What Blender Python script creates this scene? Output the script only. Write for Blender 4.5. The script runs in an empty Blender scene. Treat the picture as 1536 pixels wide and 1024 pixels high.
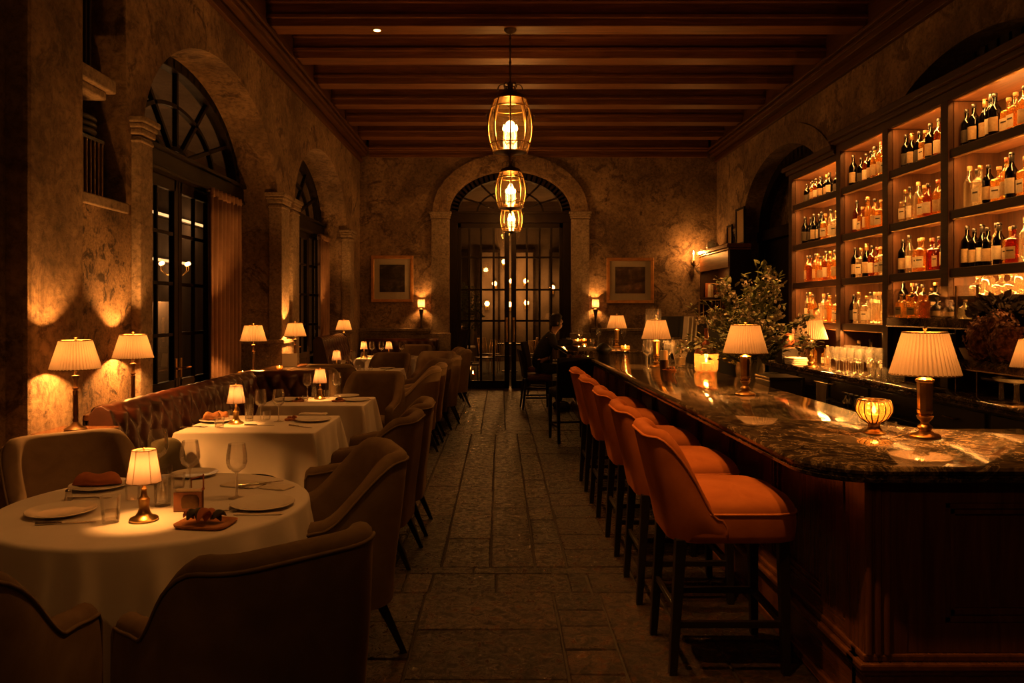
import bpy, bmesh, math, random
from mathutils import Vector, Matrix
PI = math.pi
RND = random.Random(11)
SC = bpy.context.scene
COL = SC.collection
H = 1.6                       # eye height
FPX = 1150.0                  # focal length in pixels of the 1536 px wide frame
VX, VY = 750.0, 465.0         # vanishing point of the room's long axis


def P(x, y, z):
    """The point of the horizontal plane at height z seen at a photo position."""
    d = (H - z) * FPX / (y - VY)
    return ((x - VX) * d / FPX, d)


# ------------------------------------------------------------------ mesh kit
class MB:
    def __init__(s):
        s.v = []; s.f = []

    def add(s, vs, fs):
        o = len(s.v)
        s.v += [tuple(v) for v in vs]
        s.f += [tuple(i + o for i in f) for f in fs]
        return s

    def box(s, x0, x1, y0, y1, z0, z1):
        vs = [(x, y, z) for z in (z0, z1) for y in (y0, y1) for x in (x0, x1)]
        return s.add(vs, [(0, 2, 3, 1), (4, 5, 7, 6), (0, 1, 5, 4), (2, 6, 7, 3), (0, 4, 6, 2), (1, 3, 7, 5)])

    def taper(s, a, b, ha, hb):
        """square bar from a to b, half widths ha (x, y) and hb"""
        vs = []
        for p, h in ((a, ha), (b, hb)):
            hx, hy = h if isinstance(h, tuple) else (h, h)
            vs += [(p[0] - hx, p[1] - hy, p[2]), (p[0] + hx, p[1] - hy, p[2]), (p[0] + hx, p[1] + hy, p[2]), (p[0] - hx, p[1] + hy, p[2])]
        fs = [(3, 2, 1, 0), (4, 5, 6, 7)] + [(i, (i + 1) % 4, 4 + (i + 1) % 4, 4 + i) for i in range(4)]
        if b[2] < a[2]:
            fs = [tuple(reversed(f)) for f in fs]
        return s.add(vs, fs)

    def loft(s, rings, closed=True, cap0=True, cap1=True):
        n = len(rings[0]); vs = [p for r in rings for p in r]; fs = []
        m = n if closed else n - 1
        for k in range(len(rings) - 1):
            for i in range(m):
                j = (i + 1) % n
                fs.append((k * n + i, k * n + j, (k + 1) * n + j, (k + 1) * n + i))
        if cap0: fs.append(tuple(reversed(range(n))))
        if cap1: fs.append(tuple((len(rings) - 1) * n + i for i in range(n)))
        return s.add(vs, fs)

    def lathe(s, prof, seg=24, c=(0, 0, 0), sx=1, sy=1, rmod=None, a0=0.0):
        """profile [(r, z)] turned about the z axis through c; r = 0 closes an end"""
        vs = []; idx = []
        for r, z in prof:
            if r <= 1e-6:
                idx.append([len(vs)] * seg); vs.append((c[0], c[1], c[2] + z))
            else:
                row = []
                for i in range(seg):
                    a = a0 + 2 * PI * i / seg
                    q = r * (rmod(a, z, i) if rmod else 1)
                    row.append(len(vs)); vs.append((c[0] + q * sx * math.cos(a), c[1] + q * sy * math.sin(a), c[2] + z))
                idx.append(row)
        fs = []
        for k in range(len(prof) - 1):
            for i in range(seg):
                j = (i + 1) % seg
                q = [idx[k][i], idx[k][j], idx[k + 1][j], idx[k + 1][i]]
                u = []
                for t in q:
                    if t not in u: u.append(t)
                if len(u) > 2: fs.append(tuple(u))
        return s.add(vs, fs)

    def tube(s, pts, r, seg=8, closed=False, cap=True):
        pts = [Vector(p) for p in pts]; n = len(pts)
        rs = r if isinstance(r, (list, tuple)) else [r] * n
        rings = []; up = None
        for i in range(n):
            a = pts[(i - 1) % n] if (i > 0 or closed) else pts[i]
            b = pts[(i + 1) % n] if (i < n - 1 or closed) else pts[i]
            t = (b - a)
            t = t.normalized() if t.length > 1e-9 else Vector((0, 0, 1))
            if up is None:
                up = Vector((0, 0, 1)) if abs(t.z) < .9 else Vector((1, 0, 0))
            up = (up - t * up.dot(t))
            up = up.normalized() if up.length > 1e-6 else t.orthogonal().normalized()
            w = t.cross(up)
            rings.append([pts[i] + (up * math.cos(2 * PI * k / seg) + w * math.sin(2 * PI * k / seg)) * rs[i] for k in range(seg)])
        if closed: rings.append(rings[0])
        return s.loft([[tuple(reversed(r_))[i] for i in range(seg)] for r_ in rings], True, cap and not closed, cap and not closed)

    def grid(s, fn, nu, nv):
        vs = [fn(i / nu, j / nv) for j in range(nv + 1) for i in range(nu + 1)]
        fs = [(j * (nu + 1) + i, j * (nu + 1) + i + 1, (j + 1) * (nu + 1) + i + 1, (j + 1) * (nu + 1) + i) for j in range(nv) for i in range(nu)]
        return s.add(vs, fs)

    def pad(s, cx, cy, hw, hd, prof, n=40, e=4.0, crown=None):
        """cushion: superellipse outline, prof [(scale, z)] from below to above"""
        rings = []
        for sc, z in prof:
            ring = []
            for i in range(n):
                a = 2 * PI * i / n
                ca, sa = math.cos(a), math.sin(a)
                ring.append((cx + hw * sc * math.copysign(abs(ca) ** (2 / e), ca), cy + hd * sc * math.copysign(abs(sa) ** (2 / e), sa), z))
            rings.append(ring)
        return s.loft(rings)

    def ball(s, c, r, seg=12, rings=8, sc=(1, 1, 1)):
        prof = [(math.sin(PI * k / rings) * r, -math.cos(PI * k / rings) * r * sc[2]) for k in range(rings + 1)]
        prof[0] = (0, prof[0][1]); prof[-1] = (0, prof[-1][1])
        return s.lathe(prof, seg, c, sc[0], sc[1])

    def build(s, name, mat, parent=None, smooth=None, bev=0, sub=0, loc=None, rotz=None):
        me = bpy.data.meshes.new(name)
        me.from_pydata(s.v, [], s.f)
        if mat: me.materials.append(mat)
        if smooth is not None:
            for p in me.polygons: p.use_smooth = True
            if smooth < 180: me.set_sharp_from_angle(angle=math.radians(smooth))
        me.update()
        o = bpy.data.objects.new(name, me); COL.objects.link(o)
        if parent: o.parent = parent
        if loc: o.location = loc
        if rotz is not None: o.rotation_euler = (0, 0, rotz)
        if bev:
            m = o.modifiers.new('bevel', 'BEVEL'); m.width = bev; m.segments = 2; m.limit_method = 'ANGLE'; m.angle_limit = math.radians(40)
        if sub:
            m = o.modifiers.new('subsurf', 'SUBSURF'); m.levels = sub; m.render_levels = sub
        return o


def tag(o, label=None, cat=None, group=None, kind=None):
    if label: o['label'] = label
    if cat: o['category'] = cat
    if group: o['group'] = group
    if kind: o['kind'] = kind
    return o


def thing(name, label, cat, loc=(0, 0, 0), rotz=0, group=None):
    o = bpy.data.objects.new(name, None); COL.objects.link(o)
    o.empty_display_size = .05
    o.location = loc; o.rotation_euler = (0, 0, rotz)
    return tag(o, label, cat, group)


def kids(o):
    return [c for c in bpy.data.objects if c.parent == o]


KIDS = {}


def dup(root, loc, rotz=None, label=None, group=None, scale=None):
    """a copy of a thing with copies of its parts and sub-parts"""
    if root.name not in KIDS:
        KIDS[root.name] = [(c, kids(c)) for c in kids(root)]
    r = root.copy(); COL.objects.link(r); r.location = loc
    if rotz is not None: r.rotation_euler = (0, 0, rotz)
    if scale: r.scale = (scale,) * 3 if not isinstance(scale, tuple) else scale
    if label: r['label'] = label
    if group: r['group'] = group
    for c, g in KIDS[root.name]:
        d = c.copy(); COL.objects.link(d); d.parent = r
        for e in g:
            k = e.copy(); COL.objects.link(k); k.parent = d
    return r


class Proto:
    """first use moves the original, later uses copy it"""
    def __init__(s, root): s.root = root; s.used = False
    def put(s, loc, rotz=0, label=None, group=None, scale=None):
        if s.used: return dup(s.root, loc, rotz, label, group, scale)
        s.used = True; o = s.root
        KIDS[o.name] = [(c, kids(c)) for c in kids(o)]
        o.location = loc; o.rotation_euler = (0, 0, rotz)
        if scale: o.scale = (scale,) * 3 if not isinstance(scale, tuple) else scale
        tag(o, label, None, group)
        return o


def struct(o):
    o['kind'] = 'structure'; return o


# ------------------------------------------------------------------ materials
def nt(name):
    m = bpy.data.materials.new(name); m.use_nodes = True
    t = m.node_tree; t.nodes.clear()
    out = t.nodes.new('ShaderNodeOutputMaterial')
    return m, t, out


def N(t, typ, **kw):
    n = t.nodes.new(typ)
    for k, v in kw.items():
        if k in n.inputs: n.inputs[k].default_value = v
        else: setattr(n, k, v)
    return n


def c4(c): return (c[0], c[1], c[2], 1)


def coords(t, scale=(1, 1, 1), rot=(0, 0, 0)):
    tc = N(t, 'ShaderNodeTexCoord'); mp = N(t, 'ShaderNodeMapping')
    mp.inputs['Scale'].default_value = scale; mp.inputs['Rotation'].default_value = rot
    t.links.new(tc.outputs['Object'], mp.inputs['Vector'])
    return mp.outputs['Vector']


def ramp(t, fac, stops):
    r = N(t, 'ShaderNodeValToRGB'); e = r.color_ramp.elements
    while len(e) < len(stops): e.new(.5)
    for k, (p, c) in enumerate(stops):
        e[k].position = p; e[k].color = c4(c)
    t.links.new(fac, r.inputs['Fac'])
    return r.outputs['Color']


def bump(t, h, strength, dist=.01, normal=None):
    b = N(t, 'ShaderNodeBump'); b.inputs['Strength'].default_value = strength; b.inputs['Distance'].default_value = dist
    t.links.new(h, b.inputs['Height'])
    if normal: t.links.new(normal, b.inputs['Normal'])
    return b.outputs['Normal']


def noise(t, vec, scale, detail=6, rough=.6, dist=0):
    n = N(t, 'ShaderNodeTexNoise'); n.inputs['Scale'].default_value = scale; n.inputs['Detail'].default_value = detail
    n.inputs['Roughness'].default_value = rough; n.inputs['Distortion'].default_value = dist
    if vec: t.links.new(vec, n.inputs['Vector'])
    return n.outputs['Fac']


def bsdf(t, out, col=(.5, .5, .5), rough=.5, metal=0, **kw):
    b = N(t, 'ShaderNodeBsdfPrincipled')
    b.inputs['Base Color'].default_value = c4(col); b.inputs['Roughness'].default_value = rough; b.inputs['Metallic'].default_value = metal
    for k, v in kw.items(): b.inputs[k.replace('_', ' ')].default_value = v
    t.links.new(b.outputs[0], out.inputs['Surface'])
    return b


def simple(name, col, rough=.5, metal=0, var=.0, vscale=8, bmp=0, bscale=60, **kw):
    m, t, out = nt(name); b = bsdf(t, out, col, rough, metal, **kw)
    v = coords(t)
    if var:
        lo = tuple(max(0, c * (1 - var)) for c in col); hi = tuple(min(1, c * (1 + var)) for c in col)
        t.links.new(ramp(t, noise(t, v, vscale), [(.3, lo), (.7, hi)]), b.inputs['Base Color'])
    if bmp: t.links.new(bump(t, noise(t, v, bscale, 4), bmp, .005), b.inputs['Normal'])
    return m


def wood(name, dark, light, axis=0, rough=.35, scale=1.0, bmp=.15, **kw):
    m, t, out = nt(name); b = bsdf(t, out, dark, rough, 0, **kw)
    s = [14 * scale] * 3; s[axis] = 1.0 * scale
    v = coords(t, tuple(s))
    f = noise(t, v, 1.6, 8, .65, 1.2)
    t.links.new(ramp(t, f, [(.28, dark), (.52, tuple((a + b_) / 2 for a, b_ in zip(dark, light))), (.75, light)]), b.inputs['Base Color'])
    t.links.new(bump(t, f, bmp, .004), b.inputs['Normal'])
    return m


def plaster(name, cols, sc=1.0, bmp=.5, rough=.85):
    """old layered plaster: broad stains, flaked patches and a gritty relief"""
    m, t, out = nt(name); b = bsdf(t, out, cols[1], rough)
    v = coords(t)
    broad = noise(t, v, .9 * sc, 8, .62, .4)
    flake = noise(t, v, 2.6 * sc, 10, .72, .8)
    fine = noise(t, v, 17 * sc, 9, .72, .4)
    base = ramp(t, broad, [(.30, cols[0]), (.5, cols[1]), (.70, cols[2])])
    mask = N(t, 'ShaderNodeValToRGB'); mask.color_ramp.elements[0].position = .53; mask.color_ramp.elements[1].position = .60
    t.links.new(flake, mask.inputs['Fac'])
    mx = N(t, 'ShaderNodeMix', data_type='RGBA'); mx.inputs['Factor'].default_value = 0
    t.links.new(mask.outputs['Color'], mx.inputs['Factor']); t.links.new(base, mx.inputs['A']); mx.inputs['B'].default_value = c4(cols[3])
    mul = N(t, 'ShaderNodeMix', data_type='RGBA', blend_type='MULTIPLY'); mul.inputs['Factor'].default_value = .9
    t.links.new(mx.outputs['Result'], mul.inputs['A'])
    t.links.new(ramp(t, fine, [(.32, (.30, .27, .25)), (.55, (1, 1, 1)), (.72, (1.35, 1.35, 1.35))]), mul.inputs['B'])
    t.links.new(mul.outputs['Result'], b.inputs['Base Color'])
    n1 = bump(t, mask.outputs['Color'], bmp * .35, .008)
    n2 = bump(t, flake, bmp * .6, .03, n1)
    t.links.new(bump(t, fine, bmp, .012, n2), b.inputs['Normal'])
    return m


def emit(name, col, strength):
    m, t, out = nt(name); e = N(t, 'ShaderNodeEmission'); e.inputs['Color'].default_value = c4(col); e.inputs['Strength'].default_value = strength
    t.links.new(e.outputs[0], out.inputs['Surface']); return m


def thin_glass(name, tint=(1, 1, 1), f0=.06, rough=.03, body=None, bodymix=0, fmax=.75):
    """a thin pane or vessel wall: clear through, bright at grazing edges"""
    m, t, out = nt(name)
    tr = N(t, 'ShaderNodeBsdfTransparent'); tr.inputs['Color'].default_value = c4(tint)
    gl = N(t, 'ShaderNodeBsdfGlossy'); gl.inputs['Color'].default_value = (1, 1, 1, 1); gl.inputs['Roughness'].default_value = rough
    lw = N(t, 'ShaderNodeLayerWeight'); lw.inputs['Blend'].default_value = .35
    mr = N(t, 'ShaderNodeMapRange'); mr.inputs['To Min'].default_value = f0; mr.inputs['To Max'].default_value = fmax
    t.links.new(lw.outputs['Fresnel'], mr.inputs['Value'])
    mix = N(t, 'ShaderNodeMixShader')
    src = tr.outputs[0]
    if body:
        df = N(t, 'ShaderNodeBsdfTranslucent'); df.inputs['Color'].default_value = c4(body)
        m0 = N(t, 'ShaderNodeMixShader'); m0.inputs['Fac'].default_value = bodymix
        t.links.new(tr.outputs[0], m0.inputs[1]); t.links.new(df.outputs[0], m0.inputs[2]); src = m0.outputs[0]
    t.links.new(mr.outputs[0], mix.inputs['Fac']); t.links.new(src, mix.inputs[1]); t.links.new(gl.outputs[0], mix.inputs[2])
    t.links.new(mix.outputs[0], out.inputs['Surface'])
    return m


def velvet(name, dark, light, sheen=.6):
    m, t, out = nt(name); b = bsdf(t, out, dark, .85)
    b.inputs['Sheen Weight'].default_value = sheen; b.inputs['Sheen Roughness'].default_value = .4; b.inputs['Sheen Tint'].default_value = c4(light)
    b.inputs['Specular IOR Level'].default_value = .2
    v = coords(t)
    t.links.new(ramp(t, noise(t, v, 5, 5, .6, .5), [(.3, dark), (.7, light)]), b.inputs['Base Color'])
    t.links.new(bump(t, noise(t, v, 420, 2), .12, .002), b.inputs['Normal'])
    return m


def shade_mat(name, col, trans, pleats=0):
    m, t, out = nt(name)
    d = N(t, 'ShaderNodeBsdfDiffuse'); d.inputs['Color'].default_value = c4(col)
    tl = N(t, 'ShaderNodeBsdfTranslucent'); tl.inputs['Color'].default_value = c4(col)
    mx = N(t, 'ShaderNodeMixShader'); mx.inputs['Fac'].default_value = trans
    if pleats:      # overlapping folds let less light through
        g = N(t, 'ShaderNodeTexGradient', gradient_type='RADIAL'); t.links.new(coords(t), g.inputs['Vector'])
        mu = N(t, 'ShaderNodeMath', operation='MULTIPLY'); t.links.new(g.outputs['Fac'], mu.inputs[0]); mu.inputs[1].default_value = pleats
        fr = N(t, 'ShaderNodeMath', operation='FRACT'); t.links.new(mu.outputs[0], fr.inputs[0])
        mr = N(t, 'ShaderNodeValToRGB'); mr.color_ramp.elements[0].color = c4((trans * .42,) * 3); mr.color_ramp.elements[1].color = c4((trans * 1.45,) * 3)
        mr.color_ramp.elements[0].position = .12; mr.color_ramp.elements[1].position = .55
        e = mr.color_ramp.elements.new(.97); e.color = c4((trans * 1.1,) * 3)
        t.links.new(fr.outputs[0], mr.inputs['Fac']); t.links.new(mr.outputs['Color'], mx.inputs['Fac'])
    t.links.new(d.outputs[0], mx.inputs[1]); t.links.new(tl.outputs[0], mx.inputs[2]); t.links.new(mx.outputs[0], out.inputs['Surface'])
    return m


def marble(name):
    m, t, out = nt(name); b = bsdf(t, out, (.05, .04, .03), .08)
    b.inputs['Specular IOR Level'].default_value = .6
    v = coords(t, (1.2, .9, 1.2), (0, 0, .5))
    w1 = noise(t, v, 3.0, 10, .68, 2.2)
    w2 = noise(t, v, 9.0, 8, .7, 1.4)
    a = ramp(t, w1, [(.30, (.012, .010, .008)), (.47, (.035, .027, .019)), (.50, (.17, .125, .08)), (.53, (.04, .03, .02)), (.75, (.075, .052, .032))])
    c = ramp(t, w2, [(.35, (.25, .25, .25)), (.5, (1, 1, 1)), (.56, (2.2, 2.0, 1.7)), (.62, (.7, .7, .7))])
    mul = N(t, 'ShaderNodeMix', data_type='RGBA', blend_type='MULTIPLY'); mul.inputs['Factor'].default_value = .85
    t.links.new(a, mul.inputs['A']); t.links.new(c, mul.inputs['B']); t.links.new(mul.outputs['Result'], b.inputs['Base Color'])
    t.links.new(ramp(t, w2, [(.3, (.035, .035, .035)), (.7, (.11, .11, .11))]), b.inputs['Roughness'])
    t.links.new(bump(t, noise(t, v, 2.5, 3), .03, .01), b.inputs['Normal'])
    return m


def floor_mat(name):
    m, t, out = nt(name); b = bsdf(t, out, (.1, .08, .06), .4, 0, Specular_IOR_Level=.5)
    v = coords(t)
    g = N(t, 'ShaderNodeNewGeometry')
    pits = noise(t, v, 19, 9, .70, 1.0)
    med = noise(t, v, 5.5, 8, .65, .5)
    tile = ramp(t, g.outputs['Random Per Island'], [(0, (.021, .0112, .006)), (.4, (.040, .0215, .0115)), (.75, (.066, .036, .019)), (1, (.030, .0165, .009))])
    mul = N(t, 'ShaderNodeMix', data_type='RGBA', blend_type='MULTIPLY'); mul.inputs['Factor'].default_value = 1
    t.links.new(tile, mul.inputs['A']); t.links.new(ramp(t, med, [(.3, (.35, .33, .3)), (.68, (1.35, 1.3, 1.2))]), mul.inputs['B'])
    mul2 = N(t, 'ShaderNodeMix', data_type='RGBA', blend_type='MULTIPLY'); mul2.inputs['Factor'].default_value = .9
    t.links.new(mul.outputs['Result'], mul2.inputs['A']); t.links.new(ramp(t, pits, [(.44, (.08, .075, .07)), (.54, (.9, .88, .85)), (.66, (1.9, 1.8, 1.65))]), mul2.inputs['B'])
    t.links.new(mul2.outputs['Result'], b.inputs['Base Color'])
    t.links.new(ramp(t, pits, [(.40, (.7, .7, .7)), (.60, (.20, .20, .20))]), b.inputs['Roughness'])
    n1 = bump(t, med, .35, .02)
    t.links.new(bump(t, pits, 1.0, .018, n1), b.inputs['Normal'])
    return m


def bottle_glass(name, tint, f0=.05, liquid=None, mixv=0):
    return thin_glass(name, tint, f0, .05, liquid, mixv)


M = {}
def mk():
    M['plaster'] = plaster('old_plaster', [(.085, .053, .030), (.20, .130, .075), (.36, .25, .15), (.085, .050, .028)], 1.1, .9)
    M['plaster_flaked'] = plaster('flaking_plaster', [(.10, .060, .034), (.26, .165, .09), (.42, .28, .16), (.060, .036, .020)], 2.8, 1.2)
    M['stone'] = plaster('carved_stone', [(.17, .122, .082), (.25, .185, .125), (.33, .25, .175), (.20, .145, .096)], 1.6, .35)
    M['dado'] = plaster('rough_dado_stone', [(.15, .105, .068), (.22, .16, .105), (.30, .22, .15), (.15, .105, .068)], 2.4, .9)
    M['beam'] = wood('dark_beam_wood', (.060, .022, .008), (.19, .080, .030), 0, .5, .8, .4, Specular_IOR_Level=.25)
    M['beam_y'] = wood('dark_cornice_wood', (.035, .013, .005), (.10, .042, .016), 1, .5, .8, .3, Specular_IOR_Level=.2)
    M['ceiling'] = wood('ceiling_boards', (.035, .016, .008), (.10, .048, .022), 0, .6, .7, .3)
    M['barwood'] = wood('mahogany_panel', (.080, .030, .011), (.21, .084, .030), 2, .26, .9, .06, Coat_Weight=.25, Coat_Roughness=.2)
    M['barwood_x'] = wood('mahogany_rail', (.080, .030, .011), (.21, .084, .030), 1, .26, .9, .06, Coat_Weight=.25, Coat_Roughness=.2)
    M['shelfwood'] = wood('shelf_wood', (.050, .018, .006), (.22, .085, .027), 1, .4, .9, .12)
    M['shelfback'] = wood('shelf_back_wood', (.022, .008, .003), (.085, .032, .010), 2, .45, .9, .12)
    M['shelfedge'] = wood('shelf_edge_wood', (.020, .008, .0035), (.05, .02, .008), 1, .5, .9, .1, Specular_IOR_Level=.2)
    M['frame'] = simple('dark_window_frame', (.010, .0055, .003), .6, 0, .3, 12, Specular_IOR_Level=.12)
    M['marble'] = marble('brown_marble')
    M['floor'] = floor_mat('worn_stone_paving')
    M['grout'] = simple('floor_grout', (.03, .024, .018), .9, 0, .3, 30, .4)
    m, t, out = nt('oxblood_leather'); b = bsdf(t, out, (.075, .018, .009), .3); v = coords(t)
    t.links.new(ramp(t, noise(t, v, 7, 6, .6), [(.3, (.032, .0075, .004)), (.7, (.070, .019, .009))]), b.inputs['Base Color'])
    t.links.new(bump(t, noise(t, v, 160, 4), .12, .003), b.inputs['Normal']); M['leather'] = m
    M['leather_dark'] = simple('dark_leather', (.03, .010, .006), .4, 0, .3, 9, .1, 160)
    M['taupe'] = velvet('taupe_velvet', (.125, .082, .047), (.20, .138, .082), .35)
    M['taupe_pipe'] = velvet('taupe_velvet_welt', (.13, .088, .052), (.20, .14, .085), .3)
    M['cream'] = velvet('pale_taupe_velvet', (.30, .215, .135), (.40, .295, .19), .35)
    M['orange'] = velvet('rust_velvet', (.37, .105, .024), (.53, .165, .042), .5)
    M['orange_pipe'] = velvet('rust_velvet_welt', (.46, .135, .034), (.60, .20, .055), .5)
    M['olive'] = velvet('olive_velvet', (.075, .062, .032), (.12, .10, .055), .35)
    M['blackcloth'] = velvet('black_upholstery', (.010, .008, .007), (.018, .014, .012), .2)
    M['seat_red'] = simple('red_brown_upholstery', (.085, .028, .016), .6, 0, .25, 8)
    M['blackwood'] = simple('black_lacquered_wood', (.012, .009, .007), .35, 0, .3, 10)
    M['black'] = simple('matt_black', (.010, .009, .008), .5, 0, .2, 10)
    M['cloth'] = simple('white_linen', (.70, .64, .58), .9, 0, .05, 4, .12, 500, Sheen_Weight=.1)
    M['china'] = simple('white_china', (.75, .70, .63), .15, 0, .03)
    M['napkin'] = simple('cream_napkin', (.66, .58, .48), .9, 0, .06, 9, .15, 300)
    M['rustnap'] = simple('rust_napkin', (.38, .115, .035), .85, 0, .2, 14, .25, 90)
    M['bread'] = simple('bread_crust', (.42, .17, .055), .7, 0, .4, 22, .4, 60)
    M['darkfood'] = simple('dark_leaves', (.035, .032, .016), .6, 0, .6, 26, .4, 60)
    M['silver'] = simple('polished_steel', (.60, .55, .48), .22, 1)
    M['brass'] = simple('aged_brass', (.52, .33, .12), .28, 1, .2, 14)
    M['bronze'] = simple('dark_bronze', (.10, .062, .030), .42, .9, .3, 16)
    M['iron'] = simple('wrought_iron', (.075, .052, .033), .5, .8, .3, 18)
    M['gilt'] = simple('gilt_frame', (.55, .27, .085), .35, .6, .25, 14, .1)
    M['mat_board'] = simple('cream_mount', (.72, .64, .52), .9, 0, .05)
    M['glass'] = thin_glass('clear_glass', (.99, .985, .98), .018, .03, (1, .95, .85), .030, .5)
    M['screen_glass'] = thin_glass('screen_glass', (.97, .97, .95), .012, .03, None, 0, .30)
    M['pane'] = thin_glass('window_pane', (.80, .80, .80), .07, .015)
    M['lantern_glass'] = thin_glass('lantern_glass', (1, .95, .84), .03, .05, (1, .6, .2), .012)
    m, t, out = nt('crystal'); bsdf(t, out, (1, 1, 1), .015, 0, Transmission_Weight=1.0, IOR=1.45); M['crystal'] = m
    M['cutglass'] = thin_glass('cut_glass', (.95, .94, .92), .14, .06, (1, .9, .7), .10)
    M['amber_glass'] = thin_glass('amber_votive_glass', (1, .78, .45), .06, .04, (1, .62, .25), .22)
    M['shade'] = shade_mat('pleated_silk_shade', (.64, .485, .36), .0175, 45)
    M['shade_c'] = shade_mat('parchment_shade', (.17, .125, .115), .32)
    M['trimtape'] = simple('shade_binding', (.22, .13, .05), .8)
    M['flame'] = emit('candle_flame', (1, .42, .09), 30)
    M['bulb'] = emit('warm_bulb', (1, .46, .12), 40)
    M['farbulb'] = emit('far_warm_bulb', (1, .40, .09), 14)
    M['tubelight'] = emit('warm_tube', (1, .50, .18), 1.2)
    M['wax'] = simple('candle_wax', (.72, .55, .36), .6, 0, .05, Subsurface_Weight=.3)
    M['leaf'] = simple('green_leaf', (.15, .18, .06), .55, 0, .5, 9)
    M['leaf2'] = simple('pale_leaf', (.32, .32, .15), .6, 0, .4, 9)
    M['petal'] = simple('white_petal', (.62, .54, .42), .8, 0, .12, 20)
    M['dark_leaf'] = simple('dry_dark_leaf', (.016, .009, .005), .9, 0, .5, 20, Specular_IOR_Level=.08)
    M['dried'] = simple('dried_petal', (.20, .075, .028), .8, 0, .55, 24, .4, 60)
    M['skin'] = simple('skin', (.36, .20, .13), .55, 0, .06, 20)
    M['navy'] = simple('dark_wool', (.014, .013, .015), .9, 0, .3, 30, .3, 300)
    M['hair'] = simple('black_hair', (.012, .009, .007), .6, 0, .4, 60, .4, 120)
    m, t, out = nt('curtain_cloth'); b = bsdf(t, out, (.16, .085, .048), .85); M['curtain'] = m
    t.links.new(ramp(t, noise(t, coords(t), 3, 4), [(.3, (.13, .068, .038)), (.7, (.20, .11, .064))]), b.inputs['Base Color'])
    M['paper'] = simple('label_paper', (.66, .54, .37), .85, 0, .16, 40)
    M['paper_dark'] = simple('dark_label', (.05, .035, .022), .7, 0, .3, 40)
    M['paper_tan'] = simple('tan_label', (.40, .27, .14), .8, 0, .25, 40)
    M['cap'] = simple('black_cap', (.014, .011, .009), .35, 0, .1)
    M['cap_gold'] = simple('gilt_cap', (.42, .26, .10), .35, .8, .1)
    M['cap_red'] = simple('red_wax_cap', (.22, .05, .02), .4, 0, .1)
    M['cork'] = simple('cork', (.32, .19, .09), .8, 0, .2)
    M['b_dark'] = thin_glass('dark_bottle_glass', (.045, .022, .010), .04, .10, None, 0, .30)
    M['b_amber'] = thin_glass('amber_spirit_glass', (.62, .26, .055), .06, .06, (.62, .25, .05), .20)
    M['b_honey'] = thin_glass('honey_spirit_glass', (.88, .58, .24), .06, .06, (.95, .60, .22), .22)
    M['b_clear'] = thin_glass('clear_spirit_glass', (.90, .86, .78), .09, .05, (1, .85, .55), .20)
    M['b_red'] = thin_glass('red_spirit_glass', (.50, .11, .03), .06, .06, (.60, .14, .04), .24)
    M['b_green'] = thin_glass('green_bottle_glass', (.05, .05, .018), .04, .10, None, 0, .30)
mk()
LIGHT = (1.0, .36, .065)


def plight(name, loc, w, r=.02, col=LIGHT, parent=None):
    l = bpy.data.lights.new(name, 'POINT'); l.energy = w; l.color = col; l.shadow_soft_size = r
    o = bpy.data.objects.new(name, l); COL.objects.link(o); o.location = loc
    if parent: o.parent = parent
    return o


def slight(name, loc, target, w, angle, r=.03, col=LIGHT, blend=.6, parent=None):
    l = bpy.data.lights.new(name, 'SPOT'); l.energy = w; l.color = col; l.shadow_soft_size = r
    l.spot_size = math.radians(angle); l.spot_blend = blend
    o = bpy.data.objects.new(name, l); COL.objects.link(o); o.location = loc
    o.rotation_euler = (Vector(target) - Vector(loc)).to_track_quat('-Z', 'Y').to_euler()
    if parent: o.parent = parent
    return o


def alight(name, loc, rot, w, sx, sy, col=LIGHT, parent=None):
    l = bpy.data.lights.new(name, 'AREA'); l.energy = w; l.color = col; l.shape = 'RECTANGLE'; l.size = sx; l.size_y = sy
    o = bpy.data.objects.new(name, l); COL.objects.link(o); o.location = loc; o.rotation_euler = rot
    if parent: o.parent = parent
    return o
# ================================================================== the room
XL, XR, YB, YF, ZC = -2.85, 4.41, 15.6, -2.6, 5.25
RECESS = .62
ARCH_A, ARCH_S, ARCH_B = 1.83, 3.0, 1.16


def arch_z(y, c, a=ARCH_A, s=ARCH_S, b=ARCH_B):
    return s + b * math.sqrt(max(0, 1 - ((y - c) / a) ** 2))


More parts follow.
